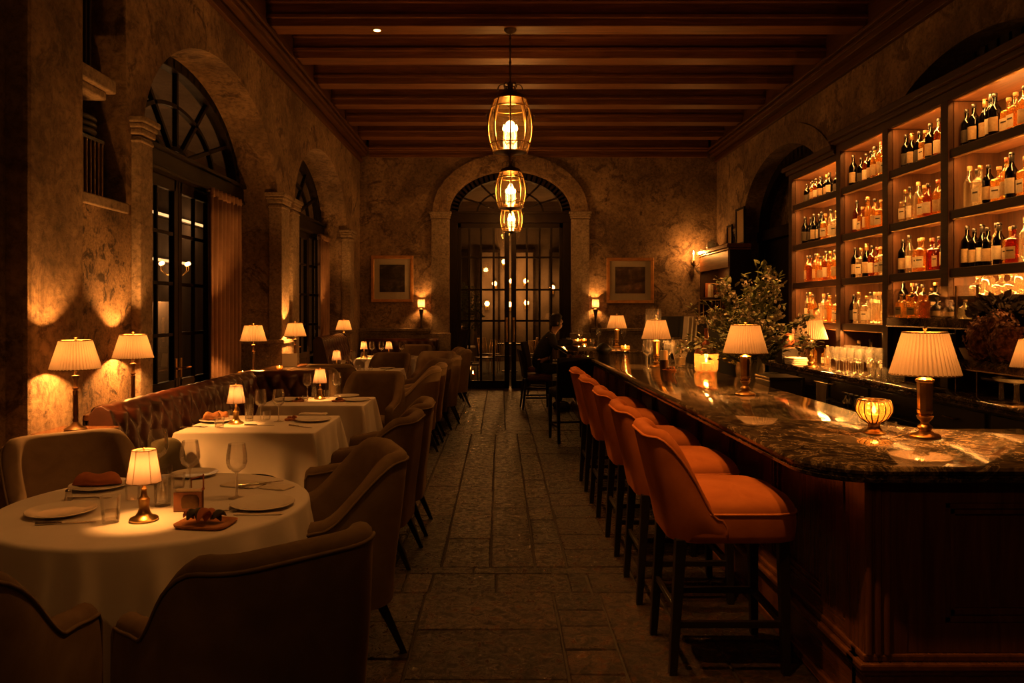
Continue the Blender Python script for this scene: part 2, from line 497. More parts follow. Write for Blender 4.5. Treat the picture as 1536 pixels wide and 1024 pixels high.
def side_wall(name, X, out, arches, y0, y1, niche=None):
    """a long wall with arched openings; out = +1 / -1 is the way its thickness goes"""
    mb = MB(); D = RECESS * out
    cuts = {y0, y1}
    for c in arches:
        for k in range(41): cuts.add(round(c - ARCH_A * math.cos(PI * k / 40), 5))
    if niche: cuts |= {niche[0], niche[1]}
    cuts = sorted(cuts)
    q = lambda a, b, c_, d: mb.add([a, b, c_, d], [(0, 1, 2, 3)] if out > 0 else [(3, 2, 1, 0)])
    for a, b in zip(cuts, cuts[1:]):
        mid = (a + b) / 2; ar = [c for c in arches if abs(mid - c) < ARCH_A]
        if ar:
            za, zb = arch_z(a, ar[0]), arch_z(b, ar[0])
            q((X, a, za), (X, b, zb), (X, b, ZC), (X, a, ZC))
            q((X, a, za), (X + D, a, za), (X + D, b, zb), (X, b, zb))
        else:
            spans = [(0, ZC)]
            if niche and niche[0] <= a and b <= niche[1]: spans = [(0, niche[2]), (niche[3], ZC)]
            for z0, z1 in spans: q((X, a, z0), (X, b, z0), (X, b, z1), (X, a, z1))
    for c in arches:
        for sgn in (-1, 1):
            y = c + sgn * ARCH_A
            mb.add([(X, y, 0), (X + D, y, 0), (X + D, y, ARCH_S), (X, y, ARCH_S)], [(0, 1, 2, 3)])
    if niche:
        a, b, z0, z1 = niche; Dn = .42 * out
        mb.add([(X, a, z0), (X + Dn, a, z0), (X + Dn, b, z0), (X, b, z0), (X, a, z1), (X + Dn, a, z1), (X + Dn, b, z1), (X, b, z1)],
               [(0, 1, 2, 3), (4, 7, 6, 5), (0, 4, 5, 1), (3, 2, 6, 7), (1, 5, 6, 2)])
    o = mb.build(name, M['plaster'])
    for p in o.data.polygons: p.use_smooth = False
    return struct(o)


L_ARCH = [7.96, 12.45]
R_ARCH = [7.2, 12.05]
NICHE = (5.04, 5.84, 2.40, 4.55)
side_wall('wall_left', XL, -1, L_ARCH, YF, YB, NICHE)
side_wall('wall_right', XR, 1, R_ARCH, YF, YB)

# back wall with its arched doorway
DX, DA, DS, DB_ = .21, 1.235, 3.58, .84
mb = MB(); Y = YB
xs = sorted({XL, XR} | {round(DX - DA * math.cos(PI * k / 40), 5) for k in range(41)})
dz = lambda x: DS + DB_ * math.sqrt(max(0, 1 - ((x - DX) / DA) ** 2))
for a, b in zip(xs, xs[1:]):
    if abs((a + b) / 2 - DX) < DA:
        mb.add([(a, Y, dz(a)), (b, Y, dz(b)), (b, Y, ZC), (a, Y, ZC)], [(0, 1, 2, 3)])
        mb.add([(a, Y, dz(a)), (a, Y + .5, dz(a)), (b, Y + .5, dz(b)), (b, Y, dz(b))], [(0, 1, 2, 3)])
    else:
        mb.add([(a, Y, 0), (b, Y, 0), (b, Y, ZC), (a, Y, ZC)], [(0, 1, 2, 3)])
for s in (-1, 1):
    x = DX + s * DA; mb.add([(x, Y, 0), (x, Y + .5, 0), (x, Y + .5, DS), (x, Y, DS)], [(0, 1, 2, 3)])
struct(mb.build('wall_back', M['plaster']))
struct(MB().box(XL - .7, XR + .7, YF - .2, YF, 0, ZC).build('wall_front', M['plaster']))

# ceiling, beams, cornices
struct(MB().box(XL - .7, XR + .7, YF, YB + .5, ZC, ZC + .1).build('ceiling', M['ceiling']))
BZ = 4.90
for k in range(12):
    yf = 1150 * (BZ - H) * (.00392 - .0003 * k)      # far edge of the soffit
    if yf < .3: continue
    mb = MB(); w = .27
    mb.box(XL + .14, XR - .14, yf - w, yf, BZ, ZC)
    mb.box(XL + .14, XR - .14, yf - w - .03, yf + .03, BZ + .09, BZ + .135)
    mb.box(XL + .14, XR - .14, yf - w - .055, yf + .055, ZC - .09, ZC)
    o = struct(mb.build('ceiling_beam', M['beam'], bev=.008))
for nm, x, s in (('trim_1', XL, 1), ('trim_2', XR, -1)):
    mb = MB()
    for d, z0, z1 in ((.06, 4.60, 4.66), (.035, 4.66, 4.72), (.14, 4.72, ZC), (.17, 4.78, 4.82), (.20, 4.84, 4.88)):
        mb.box(min(x, x + s * d), max(x, x + s * d), YF, YB, z0, z1)
    o = struct(mb.build(nm, M['beam_y'], bev=.008)); o['label'] = 'dark timber cornice along the ' + ('left' if s > 0 else 'right') + ' wall'
mb = MB()
for d, z0, z1 in ((.05, 4.70, 4.76), (.03, 4.76, 4.82), (.12, 4.82, ZC), (.16, 4.86, 4.90)):
    mb.box(XL + .2, XR - .2, YB - d, YB, z0, z1)
struct(mb.build('trim_3', M['beam'], bev=.008))['label'] = 'dark timber cornice across the back wall'

# ------------------------------------------------------------------ floor: ashlar paving with joints
mb = MB()
FX0, FX1 = XL - .6, XR + .6


def slab(x0, x1, y0, y1):
    g = .0025 + RND.random() * .003; r = lambda: RND.uniform(-.004, .004); z = RND.uniform(-.0018, .0018); i = .006
    a = [(x0 + g + r(), y0 + g + r()), (x1 - g + r(), y0 + g + r()), (x1 - g + r(), y1 - g + r()), (x0 + g + r(), y1 - g + r())]
    cx, cy = (x0 + x1) / 2, (y0 + y1) / 2
    top = [(x + math.copysign(i, cx - x), y + math.copysign(i, cy - y), z) for x, y in a]
    mb.add([(x, y, -.012) for x, y in a] + top, [(4, 5, 6, 7)] + [(k, (k + 1) % 4, 4 + (k + 1) % 4, 4 + k) for k in range(4)])


def courses(x0, x1, y0, y1, h0, h1, w0, w1, along_y=False):
    """rows of slabs of varying height, each cut at random widths"""
    if along_y:
        p, p1, q0, q1 = x0, x1, y0, y1
    else:
        p, p1, q0, q1 = y0, y1, x0, x1
    while p < p1 - .01:
        h = RND.uniform(h0, h1)
        if p1 - p - h < h0 * .7: h = p1 - p
        q = q0 - RND.random() * w0 * .5
        while q < q1 - .01:
            w = RND.uniform(w0, w1)
            if q1 - q - w < w0 * .6: w = q1 - q
            a, b = max(q, q0), q + w
            slab(*((p, p + h, a, b) if along_y else (a, b, p, p + h)))
            q += w
        p += h


courses(FX0, FX1, YF, 2.9, .45, .6, .5, .9)
for x0, x1 in ((FX0, -.95), (-.95, -.42), ):
    courses(x0, x1, 2.9, 4.35, .3, .5, .45, .9)
for y0, y1 in ((2.9, 3.32), (3.32, 3.84), (3.84, 4.35)):
    slab(-.42, .30, y0, y1)
courses(.30, .56, 2.9, 4.35, .2, .34, .26, .3)
courses(.56, FX1, 2.9, 4.35, .32, .5, .4, .7)
courses(FX0, -.72, 4.35, 4.78, .2, .25, .25, .6)
for x0, x1 in ((-.72, -.56), (-.56, -.40), (-.40, -.02), (-.02, .40), (.40, .52), (.52, .8)): slab(x0, x1, 4.35, 4.66)
courses(-.72, .8, 4.66, 4.78, .12, .13, .4, .6)
courses(.8, FX1, 4.35, 4.78, .2, .25, .3, .5)
for x0, x1 in ((-.95, -.66), (-.66, -.365), (-.365, -.06), (-.06, .22)):
    courses(x0, x1, 4.78, 9.9, x1 - x0, x1 - x0, .5, 1.5, True)
courses(FX0, -.95, 4.78, 9.9, .36, .5, .4, .8)
courses(.22, .42, 4.78, 9.9, .2, .21, .3, .6, True)
courses(.42, FX1, 4.78, 9.9, .34, .55, .4, .75)
courses(FX0, FX1, 9.9, 10.2, .3, .31, .5, .9)
courses(FX0, FX1, 10.2, YB + .5, .30, .36, .8, 1.6, True)
fl = struct(mb.build('floor', M['floor'])); fl['label'] = 'worn brown stone paving'
struct(MB().box(FX0, FX1, YF, YB + .5, -.06, -.010).build('floor_grout', M['grout']))

# ------------------------------------------------------------------ stone trim
def capital(mb, x0, x1, y0, y1, z):
    """moulded stone impost, spreading over the shaft below z"""
    for d, a, b in ((.008, -.20, -.17), (.018, -.14, -.09), (.03, -.09, -.05), (.045, -.05, 0)):
        mb.box(x0 - d, x1 + d, y0 - d, y1 + d, z + a, z + b)


n_trim = [3]
def trim(label, mb, mat='stone', bev=.012):
    n_trim[0] += 1
    o = struct(mb.build('trim_%d' % n_trim[0], M[mat], bev=bev)); o['label'] = label; return o


for side, X, s, arcs, ext in (('left', XL, 1, L_ARCH, .07), ('right', XR, -1, R_ARCH, .06)):
    ends = []
    for c in arcs: ends += [c - ARCH_A, c + ARCH_A]
    for k, y in enumerate(ends):
        if side == 'left' and k == 0: y0, y1 = y - .20, y + .015
        elif k % 2 == 0: y0, y1 = y - .34, y + .015
        else: y0, y1 = y - .015, y + .34
        mb = MB(); xa, xb = sorted((X - s * .1, X + s * ext))
        mb.box(xa, xb, y0, y1, 0, 2.95)
        capital(mb, xa, xb, y0, y1, ARCH_S + .10)
        trim('carved stone pilaster with moulded capital, %s wall, number %d from the front' % (side, k + 1), mb)
# pier that stands forward beside the niche, and the niche shelf
mb = MB(); mb.box(XL - .1, XL + .13, 4.42, 5.02, 0, ZC - .55); trim('plain plaster pier standing forward of the left wall', mb, 'plaster', .03)
mb = MB(); mb.box(XL - .1, XL + .06, -2.5, 3.2, 0, ZC - .55); trim('near plaster pier of the left wall', mb, 'plaster', .03)
mb = MB(); mb.box(XL - .40, XL + .07, 5.05, 5.56, 3.16, 3.26); mb.box(XL - .36, XL + .03, 5.05, 5.50, 3.10, 3.16); trim('stone shelf inside the tall wall niche', mb)
mb = MB(); mb.box(XL - .40, XL + .03, 5.05, 5.84, 2.33, 2.41); trim('stone sill of the tall wall niche', mb)
# flaked patch of wall beneath the niche (own plaster)
mb = MB(); mb.box(XL - .05, XL + .012, 5.03, 5.90, 0, 2.33); trim('flaking plaster patch below the niche', mb, 'plaster_flaked', .004)
# dado with its ledge: back wall, jambs
mb = MB()
for x0, x1 in ((XL, DX - DA - .40), (DX + DA + .40, XR)):
    mb.box(x0, x1, YB - .10, YB, 0, 1.17); mb.box(x0, x1, YB - .17, YB, 1.17, 1.235); mb.box(x0, x1, YB - .13, YB, 1.12, 1.17)
trim('stone dado and ledge along the back wall', mb, 'dado')
mb = MB()
for c in L_ARCH:
    y = c + ARCH_A
    mb.box(XL - RECESS, XL + .09, y - .07, y + .40, 0, 1.17); mb.box(XL - RECESS, XL + .12, y - .11, y + .42, 1.17, 1.225)
trim('rough stone dado at the far side of the window arches', mb, 'dado')
# door surround: pilasters and archivolt
mb = MB()
for s in (-1, 1):
    x0, x1 = sorted((DX + s * (DA + .005), DX + s * (DA + .37)))
    mb.box(x0, x1, YB - .07, YB + .1, 0, DS - .13); mb.box(x0 - .03, x1 + .03, YB - .11, YB, 0, 1.14)
    capital(mb, x0, x1, YB - .07, YB + .1, DS + .02)
trim('stone pilasters beside the arched doorway', mb)
mb = MB(); rg = []
for k in range(49):
    a = PI - PI * k / 48; ca, sa = math.cos(a), math.sin(a)
    r = []
    for e, y in ((0, YB + .02), (0, YB - .05), (.16, YB - .05), (.16, YB - .075), (.34, YB - .075), (.34, YB + .02)):
        r.append((DX + (DA + e) * ca, y, DS + .02 + (DB_ + e * 1.0) * sa))
    rg.append(r)
mb.loft(rg); trim('plaster arch moulding over the doorway', mb, 'plaster', 0)
# faint raised arch bands over the right wall arches and left ones
for X, s, arcs, w in ((XR, -1, R_ARCH, .38),):
    for c in arcs:
        mb = MB(); rg = []
        for k in range(49):
            a = PI - PI * k / 48; ca, sa = math.cos(a), math.sin(a); r = []
            for e, d in ((0, -.02), (0, .022), (w, .022), (w, -.02)):
                r.append((X + s * d, c + (ARCH_A + e) * ca, ARCH_S + (ARCH_B + e * .75) * sa))
            rg.append(r)
        mb.loft(rg); trim('plaster band round a wall arch', mb, 'plaster', 0)


# ------------------------------------------------------------------ windows
def bar_path(mb, pts, w, d):
    """flat bar along pts in the plane x = const: w across, d deep"""
    for a, b in zip(pts, pts[1:]):
        a, b = Vector(a), Vector(b); t = (b - a).normalized(); n = Vector((0, -t.z, t.y)) * w / 2; x = Vector((d / 2, 0, 0))
        e = t * w * .15
        mb.loft([[p - n - x, p + n - x, p + n + x, p - n + x] for p in (a - e, b + e)])


def window(n, c, X):
    root = struct(thing('window_%d' % n, 'tall arched window with dark fanlight and glazed doors, %s bay of left wall' % ('near' if n == 1 else 'far'), 'window', (X, c, 0)))
    a, zs, b = ARCH_A, 3.12, ARCH_B - .12
    el = lambda f, k, m=32: (0, -a * f * math.cos(PI * k / m), zs + b * f * math.sin(PI * k / m))
    fr = MB()
    bar_path(fr, [el(.965, k) for k in range(33)], .14, .12)
    for s in (-1, 1): fr.box(-.06, .06, s * a - .07, s * a + .07, 0, zs)
    fr.build('frame', M['frame'], root, bev=.006)
    tr = MB(); tr.box(-.09, .10, -a, a, zs - .14, zs + .02); tr.box(-.05, .14, -a, a, zs + .02, zs + .06); tr.box(-.05, .12, -a, a, zs - .18, zs - .14)
    tr.build('transom', M['frame'], root, bev=.006)
    mu = MB()
    for k in (5.4, 10.7, 16, 21.3, 26.6): bar_path(mu, [el(.13, k), el(.93, k)], .04, .05)
    bar_path(mu, [el(.56, k) for k in range(33)], .04, .05)
    bar_path(mu, [el(.14, k) for k in range(33)], .05, .06)
    mu.build('fanlight_bars', M['frame'], root)
    for s in (-1, 1):
        # two outer lights and two door leaves
        lf = MB()
        for y, w in ((.05, .09), (.86, .09)): lf.box(-.03, .03, s * y - w / 2, s * y + w / 2, 0, zs - .14)
        for z0, z1 in ((0, .78), (.78, .88), (zs - .30, zs - .16)): lf.box(-.02 if z0 == 0 else -.03, .02 if z0 == 0 else .03, min(s * .05, s * .86), max(s * .05, s * .86), z0, z1)
        for z in (1.35, 1.87, 2.38): lf.box(-.018, .018, min(s * .05, s * .86), max(s * .05, s * .86), z - .018, z + .018)
        lf.box(-.018, .018, s * .455 - .016, s * .455 + .016, .85, zs - .2)
        leaf = lf.build('door_leaf', M['frame'], root, bev=.004)
        hd = MB(); hd.tube([(.03, s * .06, 1.0), (.085, s * .06, 1.0), (.09, s * .17, 1.0)], .011); hd.box(.03, .038, s * .06 - .02, s * .06 + .02, .9, 1.1)
        hd.build('door_handle', M['brass'], leaf, 40)
        sd = MB()
        for y, w in ((.93, .06), (a - .1, .05)): sd.box(-.03, .03, s * y - w / 2, s * y + w / 2, 0, zs - .14)
        for z in (.85, 1.35, 1.87, 2.38, zs - .22): sd.box(-.02, .02, min(s * .93, s * a), max(s * .93, s * a), z - .02, z + .02)
        sd.box(-.018, .018, s * 1.36 - .016, s * 1.36 + .016, .85, zs - .2)
        sd.box(-.02, .02, min(s * .93, s * a), max(s * .93, s * a), 0, .78)
        sd.build('side_light', M['frame'], root, bev=.004)
    g = MB()
    pts = [(-.005, -a, .8), (-.005, a, .8)] + [(-.005, -el(.97, k)[1] * 1.0, el(.97, k)[2]) for k in range(33)]
    g.add(pts, [tuple(range(len(pts)))])
    g.build('glass_pane', M['pane'], root)
    return root


WX = XL - .52
window(1, L_ARCH[0], WX)
window(2, L_ARCH[1], WX)


def curtain(x, y0, y1, z1, label, folds, seed):
    root = thing('curtain', label, 'curtain', (x, (y0 + y1) / 2, 0), 0, 'window curtains')
    r = random.Random(seed); ph = [r.uniform(-.5, .5) for _ in range(folds + 2)]; w = (y1 - y0) / 2
    def fn(u, v):
        f = u * folds; k = int(f)
        amp = .045 * (.75 + .25 * v) * (1 + .3 * ph[min(k, folds)])
        return (amp * math.sin(2 * PI * f + .5 * math.sin(3 * v + ph[min(k, folds)])), -w + 2 * w * u + .01 * math.sin(5 * v + k), .012 + v * (z1 - .012))
    mb = MB(); mb.grid(fn, folds * 12, 14); o = mb.build('drape', M['curtain'], root, 180)
    m = o.modifiers.new('thick', 'SOLIDIFY'); m.thickness = .006
    t = MB(); t.grid(lambda u, v: (.05 * math.sin(2 * PI * u * folds), -w + 2 * w * u, z1 - .02 + v * .10), folds * 12, 3)
    o = t.build('pleated_heading', M['curtain'], root, 180); m = o.modifiers.new('thick', 'SOLIDIFY'); m.thickness = .008
    p = MB(); p.tube([(0, -w - .06, z1 + .04), (0, w + .06, z1 + .04)], .014); p.build('curtain_rod', M['iron'], root, 60)
    return root


curtain(WX + .20, 8.36, 9.36, 2.86, 'brown pleated curtain at the far side of the near window', 8, 1)
curtain(WX + .20, 6.18, 6.42, 2.86, 'narrow brown curtain at the near side of the near window', 2, 2)
curtain(WX + .20, 13.45, 14.2, 2.86, 'brown pleated curtain at the far side of the far window', 6, 3)

# dark objects inside the niche
t = thing('slatted_vent_box', 'dark slatted box standing on the sill of the wall niche', 'box', (XL - .2, 5.5, 2.41))
b = MB(); b.box(-.14, .10, -.22, .22, 0, .03); b.box(-.14, -.10, -.22, .22, 0, .42); b.box(-.14, .10, -.22, .22, .42, .45); b.build('case', M['black'], t, bev=.004)
s_ = MB()
for k in range(8): s_.tube([(.09, -.19 + k * .054, .03), (.09, -.19 + k * .054, .42)], .016, 8)
s_.build('slats', M['bronze'], t, 60)
t = thing('coiled_hose', 'dark coil lying on top of the slatted box in the niche', 'coil', (XL - .2, 5.5, 2.86))
for k in range(3):
    b = MB(); b.tube([(.11 * math.cos(q * PI / 10), .15 * math.sin(q * PI / 10), .03 + k * .045) for q in range(20)], .022, 8, True); b.build('coil', M['black'], t, 60)
t = thing('pipe_rack', 'dark vertical pipes above the shelf of the wall niche', 'pipes', (XL - .14, 5.50, 3.26))
for k in range(3):
    b = MB(); b.tube([(0, -.05 + k * .055, 0), (0, -.05 + k * .055, 1.28)], .022, 10); b.build('pipe', M['frame'], t, 60)

# ------------------------------------------------------------------ back doorway
def bar_path_y(mb, pts, w, d):
    for a, b in zip(pts, pts[1:]):
        a, b = Vector(a), Vector(b); t = (b - a).normalized(); n = Vector((-t.z, 0, t.x)) * w / 2; y = Vector((0, d / 2, 0)); e = t * w * .15
        mb.loft([[p - n - y, p + n - y, p + n + y, p - n + y] for p in (a - e, b + e)])


root = struct(thing('door_1', 'arched black glazed double door in the back wall', 'door', (DX, YB + .12, 0)))
el = lambda f, k, m=32: (-DA * f * math.cos(PI * k / m), 0, DS + DB_ * f * math.sin(PI * k / m))
fr = MB(); bar_path_y(fr, [el(.93, k) for k in range(33)], .17, .16)
for s in (-1, 1): fr.box(min(s * DA, s * (DA - .16)), max(s * DA, s * (DA - .16)), -.08, .08, 0, DS)
fr.box(-DA, DA, -.1, .08, DS - .20, DS - .02); fr.box(-DA, DA, -.12, .08, DS - .02, DS + .03)
fr.build('frame', M['frame'], root, bev=.006)
mu = MB()
for k in (4.6, 9.8, 16, 22.2, 27.4): bar_path_y(mu, [el(.30, k), el(.88, k)], .035, .05)
bar_path_y(mu, [el(.55, k) for k in range(33)], .035, .05)
mu.build('fanlight_bars', M['frame'], root)
for s in (-1, 1):
    lf = MB(); x0, x1 = .02, DA - .16
    bx = lambda a, b, z0, z1, d=.03: lf.box(min(s * a, s * b), max(s * a, s * b), -d, d, z0, z1)
    bx(x0, x0 + .10, 0, DS - .2); bx(x1 - .07, x1, 0, DS - .2); bx(x0, x1, 0, .16); bx(x0, x1, DS - .30, DS - .2)
    for x in (.34, .60, .84): bx(x - .022, x + .022, .1, DS - .22, .022)
    for z in (1.38, 2.02, 2.68): bx(x0, x1, z - .02, z + .02, .02)
    leaf = lf.build('door_leaf', M['frame'], root, bev=.004)
    h = MB(); h.tube([(s * .07, -.04, 1.0), (s * .07, -.09, 1.02), (s * .07, -.09, 1.38), (s * .07, -.04, 1.40)], .013); h.box(s * .07 - .022, s * .07 + .022, -.04, -.03, .95, 1.45)
    h.build('pull_handle', M['brass'], leaf, 40)
g = MB(); pts = [(-DA + .1, 0, .1), (DA - .1, 0, .1)] + [(-el(.95, k)[0], 0, el(.95, k)[2]) for k in range(33)]
g.add(pts, [tuple(range(len(pts)))]); g.build('glass_pane', M['pane'], root)

# room beyond the glazed door
M['farwall'] = simple('far_room_plaster', (.13, .095, .065), .9, 0, .25, 1.5)
struct(MB().box(-5, 5.5, YB + .5, 24.2, -.06, 0).build('floor_terrace', M['grout']))
struct(MB().box(-5, 5.5, 24.0, 24.2, 0, 5.0).build('wall_terrace', M['farwall']))
struct(MB().box(-5.2, -5, YB + .5, 24.2, 0, 5.0).build('wall_terrace_left', M['farwall']))
struct(MB().box(5.5, 5.7, YB + .5, 24.2, 0, 5.0).build('wall_terrace_right', M['farwall']))
struct(MB().box(-5.2, 5.7, YB + .5, 24.2, 5.0, 5.1).build('ceiling_terrace', M['farwall']))
mb = MB()
for x in (-1.3, -.35, .75, 1.9):
    mb.box(x - .36, x - .28, 23.9, 24.0, 0, 3.4); mb.box(x + .28, x + .36, 23.9, 24.0, 0, 3.4); mb.box(x - .36, x + .36, 23.88, 24.0, 3.4, 3.5)
struct(mb.build('trim_60', M['frame']))['label'] = 'dark panel mouldings on the wall beyond the door'
spots = [(-.17, 2.42), (.36, 2.50), (.80, 2.50), (1.62, 2.30), (.30, 1.78), (.82, 1.83), (-.40, 1.80), (.13, 3.1), (.42, 3.1)]
for k, (x, z) in enumerate(spots):
    y = 23.7
    t = thing('wall_lamp', ['lowest', 'small', 'bright', 'tall', 'round', 'far', 'dim', 'upper', 'highest'][k] + ' warm globe lamp on the wall beyond the glazed door, lamp %d from a row' % (k + 1), 'lamp', (x, y, z), 0, 'lamps beyond the glazed door')
    t['label'] = ['leftmost globe lamp of the middle row', 'second globe lamp of the middle row', 'third globe lamp of the middle row', 'rightmost globe lamp of the middle row', 'middle globe lamp of the lowest row', 'right globe lamp of the lowest row', 'left globe lamp of the lowest row', 'left globe lamp of the top pair', 'right globe lamp of the top pair'][k] + ' beyond the glazed door'
    b = MB(); b.ball((0, 0, 0), .075); b.build('globe', M['farbulb'], t, 180)
    b = MB(); b.box(-.02, .02, 0, .2, -.10, -.05); b.box(-.06, .06, .18, .2, -.2, .1); b.build('bracket', M['brass'], t)
    plight('lamp_light', (0, -.11, 0), 9 if k != 5 else 14, .05, (1, .38, .08), t)
slab_ = MB()
slab_.box(-.3, .3, -.3, .3, .70, .74); slab_.tube([(0, 0, .02), (0, 0, .70)], .03); slab_.lathe([(0, 0), (.22, 0), (.2, .03), (0, .04)], 16)
for k, (x, y) in enumerate(((-.95, 18.4), (.25, 19.9), (1.5, 18.1))):
    t = thing('terrace_table', ['leftmost', 'middle', 'rightmost'][k] + ' small dark table seen through the glazed door', 'table', (x, y, 0), 0, 'tables beyond the door')
    b = MB(); b.lathe([(0, .70), (.36, .70), (.36, .74), (0, .74)], 24); b.build('table_top', M['cloth'] if k != 1 else M['blackwood'], t, 40)
    b = MB(); b.tube([(0, 0, .02), (0, 0, .70)], .03); b.lathe([(0, 0), (.22, 0), (.2, .03), (0, .04)], 16); b.build('pedestal', M['iron'], t, 40)
    c = thing('candle_jar', 'candle in a glass jar on the ' + ['leftmost', 'middle', 'rightmost'][k] + ' table beyond the glazed door', 'candle', (x - .06, y - .1, .74), 0, 'candles beyond the door')
    b = MB(); b.lathe([(0, 0), (.04, 0), (.042, .11), (.038, .11), (.036, .012), (0, .012)], 14); b.build('jar', M['amber_glass'], c, 40)
    b = MB(); b.lathe([(0, .012), (.028, .012), (.028, .06), (0, .06)], 12); b.build('wax', M['wax'], c, 40)
    b = MB(); b.lathe([(0, .062), (.008, .072), (.005, .09), (0, .10)], 8); b.build('flame', M['flame'], c, 180)
    plight('flame_light', (0, 0, .15), 1.6, .02, LIGHT, c)
    for j, a in enumerate((.4, 2.6, 4.4)):
        ch = thing('terrace_chair', 'slim metal chair ' + ['on the right of', 'on the left of', 'in front of'][j] + ' the ' + ['leftmost', 'middle', 'rightmost'][k] + ' table beyond the glazed door', 'chair', (x + .62 * math.cos(a), y + .62 * math.sin(a), 0), a + PI / 2, 'chairs round the %s table beyond the door' % ['leftmost', 'middle', 'rightmost'][k])
        b = MB(); b.box(-.2, .2, -.2, .2, .43, .46); b.build('seat', M['blackwood'], ch, bev=.01)
        for sx in (-1, 1):
            for sy in (-1, 1):
                b = MB(); b.tube([(sx * .2, sy * .2, 0), (sx * .18, sy * .18, .44)], .012, 8); b.build('leg', M['brass'], ch, 60)
        b = MB(); b.tube([(-.19, -.19, .45), (-.2, -.25, .86), (.2, -.25, .86), (.19, -.19, .45)], .012, 8)
        for q in range(5): b.tube([(-.12 + q * .06, -.2, .46), (-.12 + q * .06, -.25, .86)], .006, 6)
        b.build('backrest', M['brass'], ch, 60)
# lantern on the floor beyond
c = thing('floor_lantern', 'glass lantern with a lit candle on the ground beyond the glazed door', 'lantern', (-.60, 17.0, 0))
b = MB(); b.box(-.12, .12, -.12, .12, 0, .03); b.box(-.13, .13, -.13, .13, .38, .41)
for sx in (-1, 1):
    for sy in (-1, 1): b.box(sx * .11 - .01, sx * .11 + .01, sy * .11 - .01, sy * .11 + .01, .03, .38)
b.build('frame', M['iron'], c)
b = MB(); b.lathe([(0, .03), (.04, .03), (.04, .18), (0, .18)], 14); b.build('candle', M['wax'], c, 40)
b = MB(); b.lathe([(0, .185), (.014, .20), (.008, .24), (0, .26)], 8); b.build('flame', M['flame'], c, 180)
plight('flame_light', (0, 0, .3), 3, .02, LIGHT, c)
# potted tree
c = thing('potted_tree', 'dark leafy potted tree seen through the left leaf of the glazed door', 'tree', (-.86, 17.0, 0))
b = MB(); b.lathe([(0, 0), (.17, 0), (.23, .42), (.25, .42), (.25, .46), (.2, .46), (.19, .40), (0, .40)], 20); b.build('pot', M['iron'], c, 40)
b = MB(); b.tube([(0, 0, .4), (.02, .01, .9), (-.01, 0, 1.4), (.03, .02, 1.8)], [.03, .025, .02, .012]); b.build('trunk', M['frame'], c, 60)
r = random.Random(5); b = MB()
for k in range(900):
    while 1:
        q = Vector((r.uniform(-1, 1), r.uniform(-1, 1), r.uniform(-1, 1)))
        if q.length < 1: break
    p = Vector((q.x * .48, q.y * .45, 1.62 + q.z * .62)); d = Vector((r.uniform(-1, 1), r.uniform(-1, 1), r.uniform(-1, .4))).normalized(); w = d.orthogonal().normalized(); L = r.uniform(.06, .11)
    b.add([p, p + d * L * .5 + w * L * .25, p + d * L, p + d * L * .5 - w * L * .25], [(0, 1, 2, 3)])
b.build('foliage', M['leaf'], c)

# gallery outside the left windows; its lights stand in for reflections in the panes
struct(MB().box(-7.2, -7.0, 2, 24, 0, 5.2).build('wall_gallery', M['farwall']))
struct(MB().box(-7.2, XL - RECESS, 2, 24, -.06, 0).build('floor_gallery', M['grout']))
struct(MB().box(-7.2, XL - RECESS, 2, 24, 5.2, 5.3).build('ceiling_gallery', M['farwall']))
for k, (z, y0, y1) in enumerate(((3.55, 9.5, 19), (2.62, 9.5, 17))):  # tubes added to imitate light strips mirrored in the window panes
    t = thing('reflection_tube', ['upper', 'lower'][k] + ' long warm tube outside, in place of a strip reflected in the near window', 'light', (-6.895, (y0 + y1) / 2, z))
    b = MB(); b.box(-.1, .0, -(y1 - y0) / 2, (y1 - y0) / 2, -.05, .05); b.build('housing', M['iron'], t)
    b = MB(); b.box(0, .03, -(y1 - y0) / 2, (y1 - y0) / 2, -.025, .025); b.build('tube', M['tubelight'], t)
    for q in range(3): plight('tube_glow', (.25, (q - 1) * 3, -.1), 4.5, .1, (1, .46, .16), t)

# dark recess behind the right wall arches
for c in R_ARCH:
    struct(MB().box(XR + RECESS, XR + RECESS + .08, c - 2, c + 2, 0, 4.6).build('wall_recess', M['plaster']))
    mb = MB()
    for k in range(32):
        pts = [(XR + .34, c - ARCH_A * .95 * math.cos(PI * q / 32), ARCH_S + ARCH_B * .93 * math.sin(PI * q / 32)) for q in (k, k + 1)]
        bar_path(mb, pts, .16, .14)
    for s_ in (-1, 1): mb.box(XR + .27, XR + .41, c + s_ * ARCH_A - .09, c + s_ * ARCH_A + .09, 0, ARCH_S)
    mb.box(XR + .24, XR + .42, c - ARCH_A, c + ARCH_A, ARCH_S - .18, ARCH_S); mb.box(XR + .36, XR + .40, c - ARCH_A, c + ARCH_A, 0, ARCH_S)
    o = struct(mb.build('window_%d' % (3 + R_ARCH.index(c)), M['frame'])); o['label'] = 'dark timber arch lining in the right wall, ' + ('behind the shelving' if c < 9 else 'beyond the shelving')

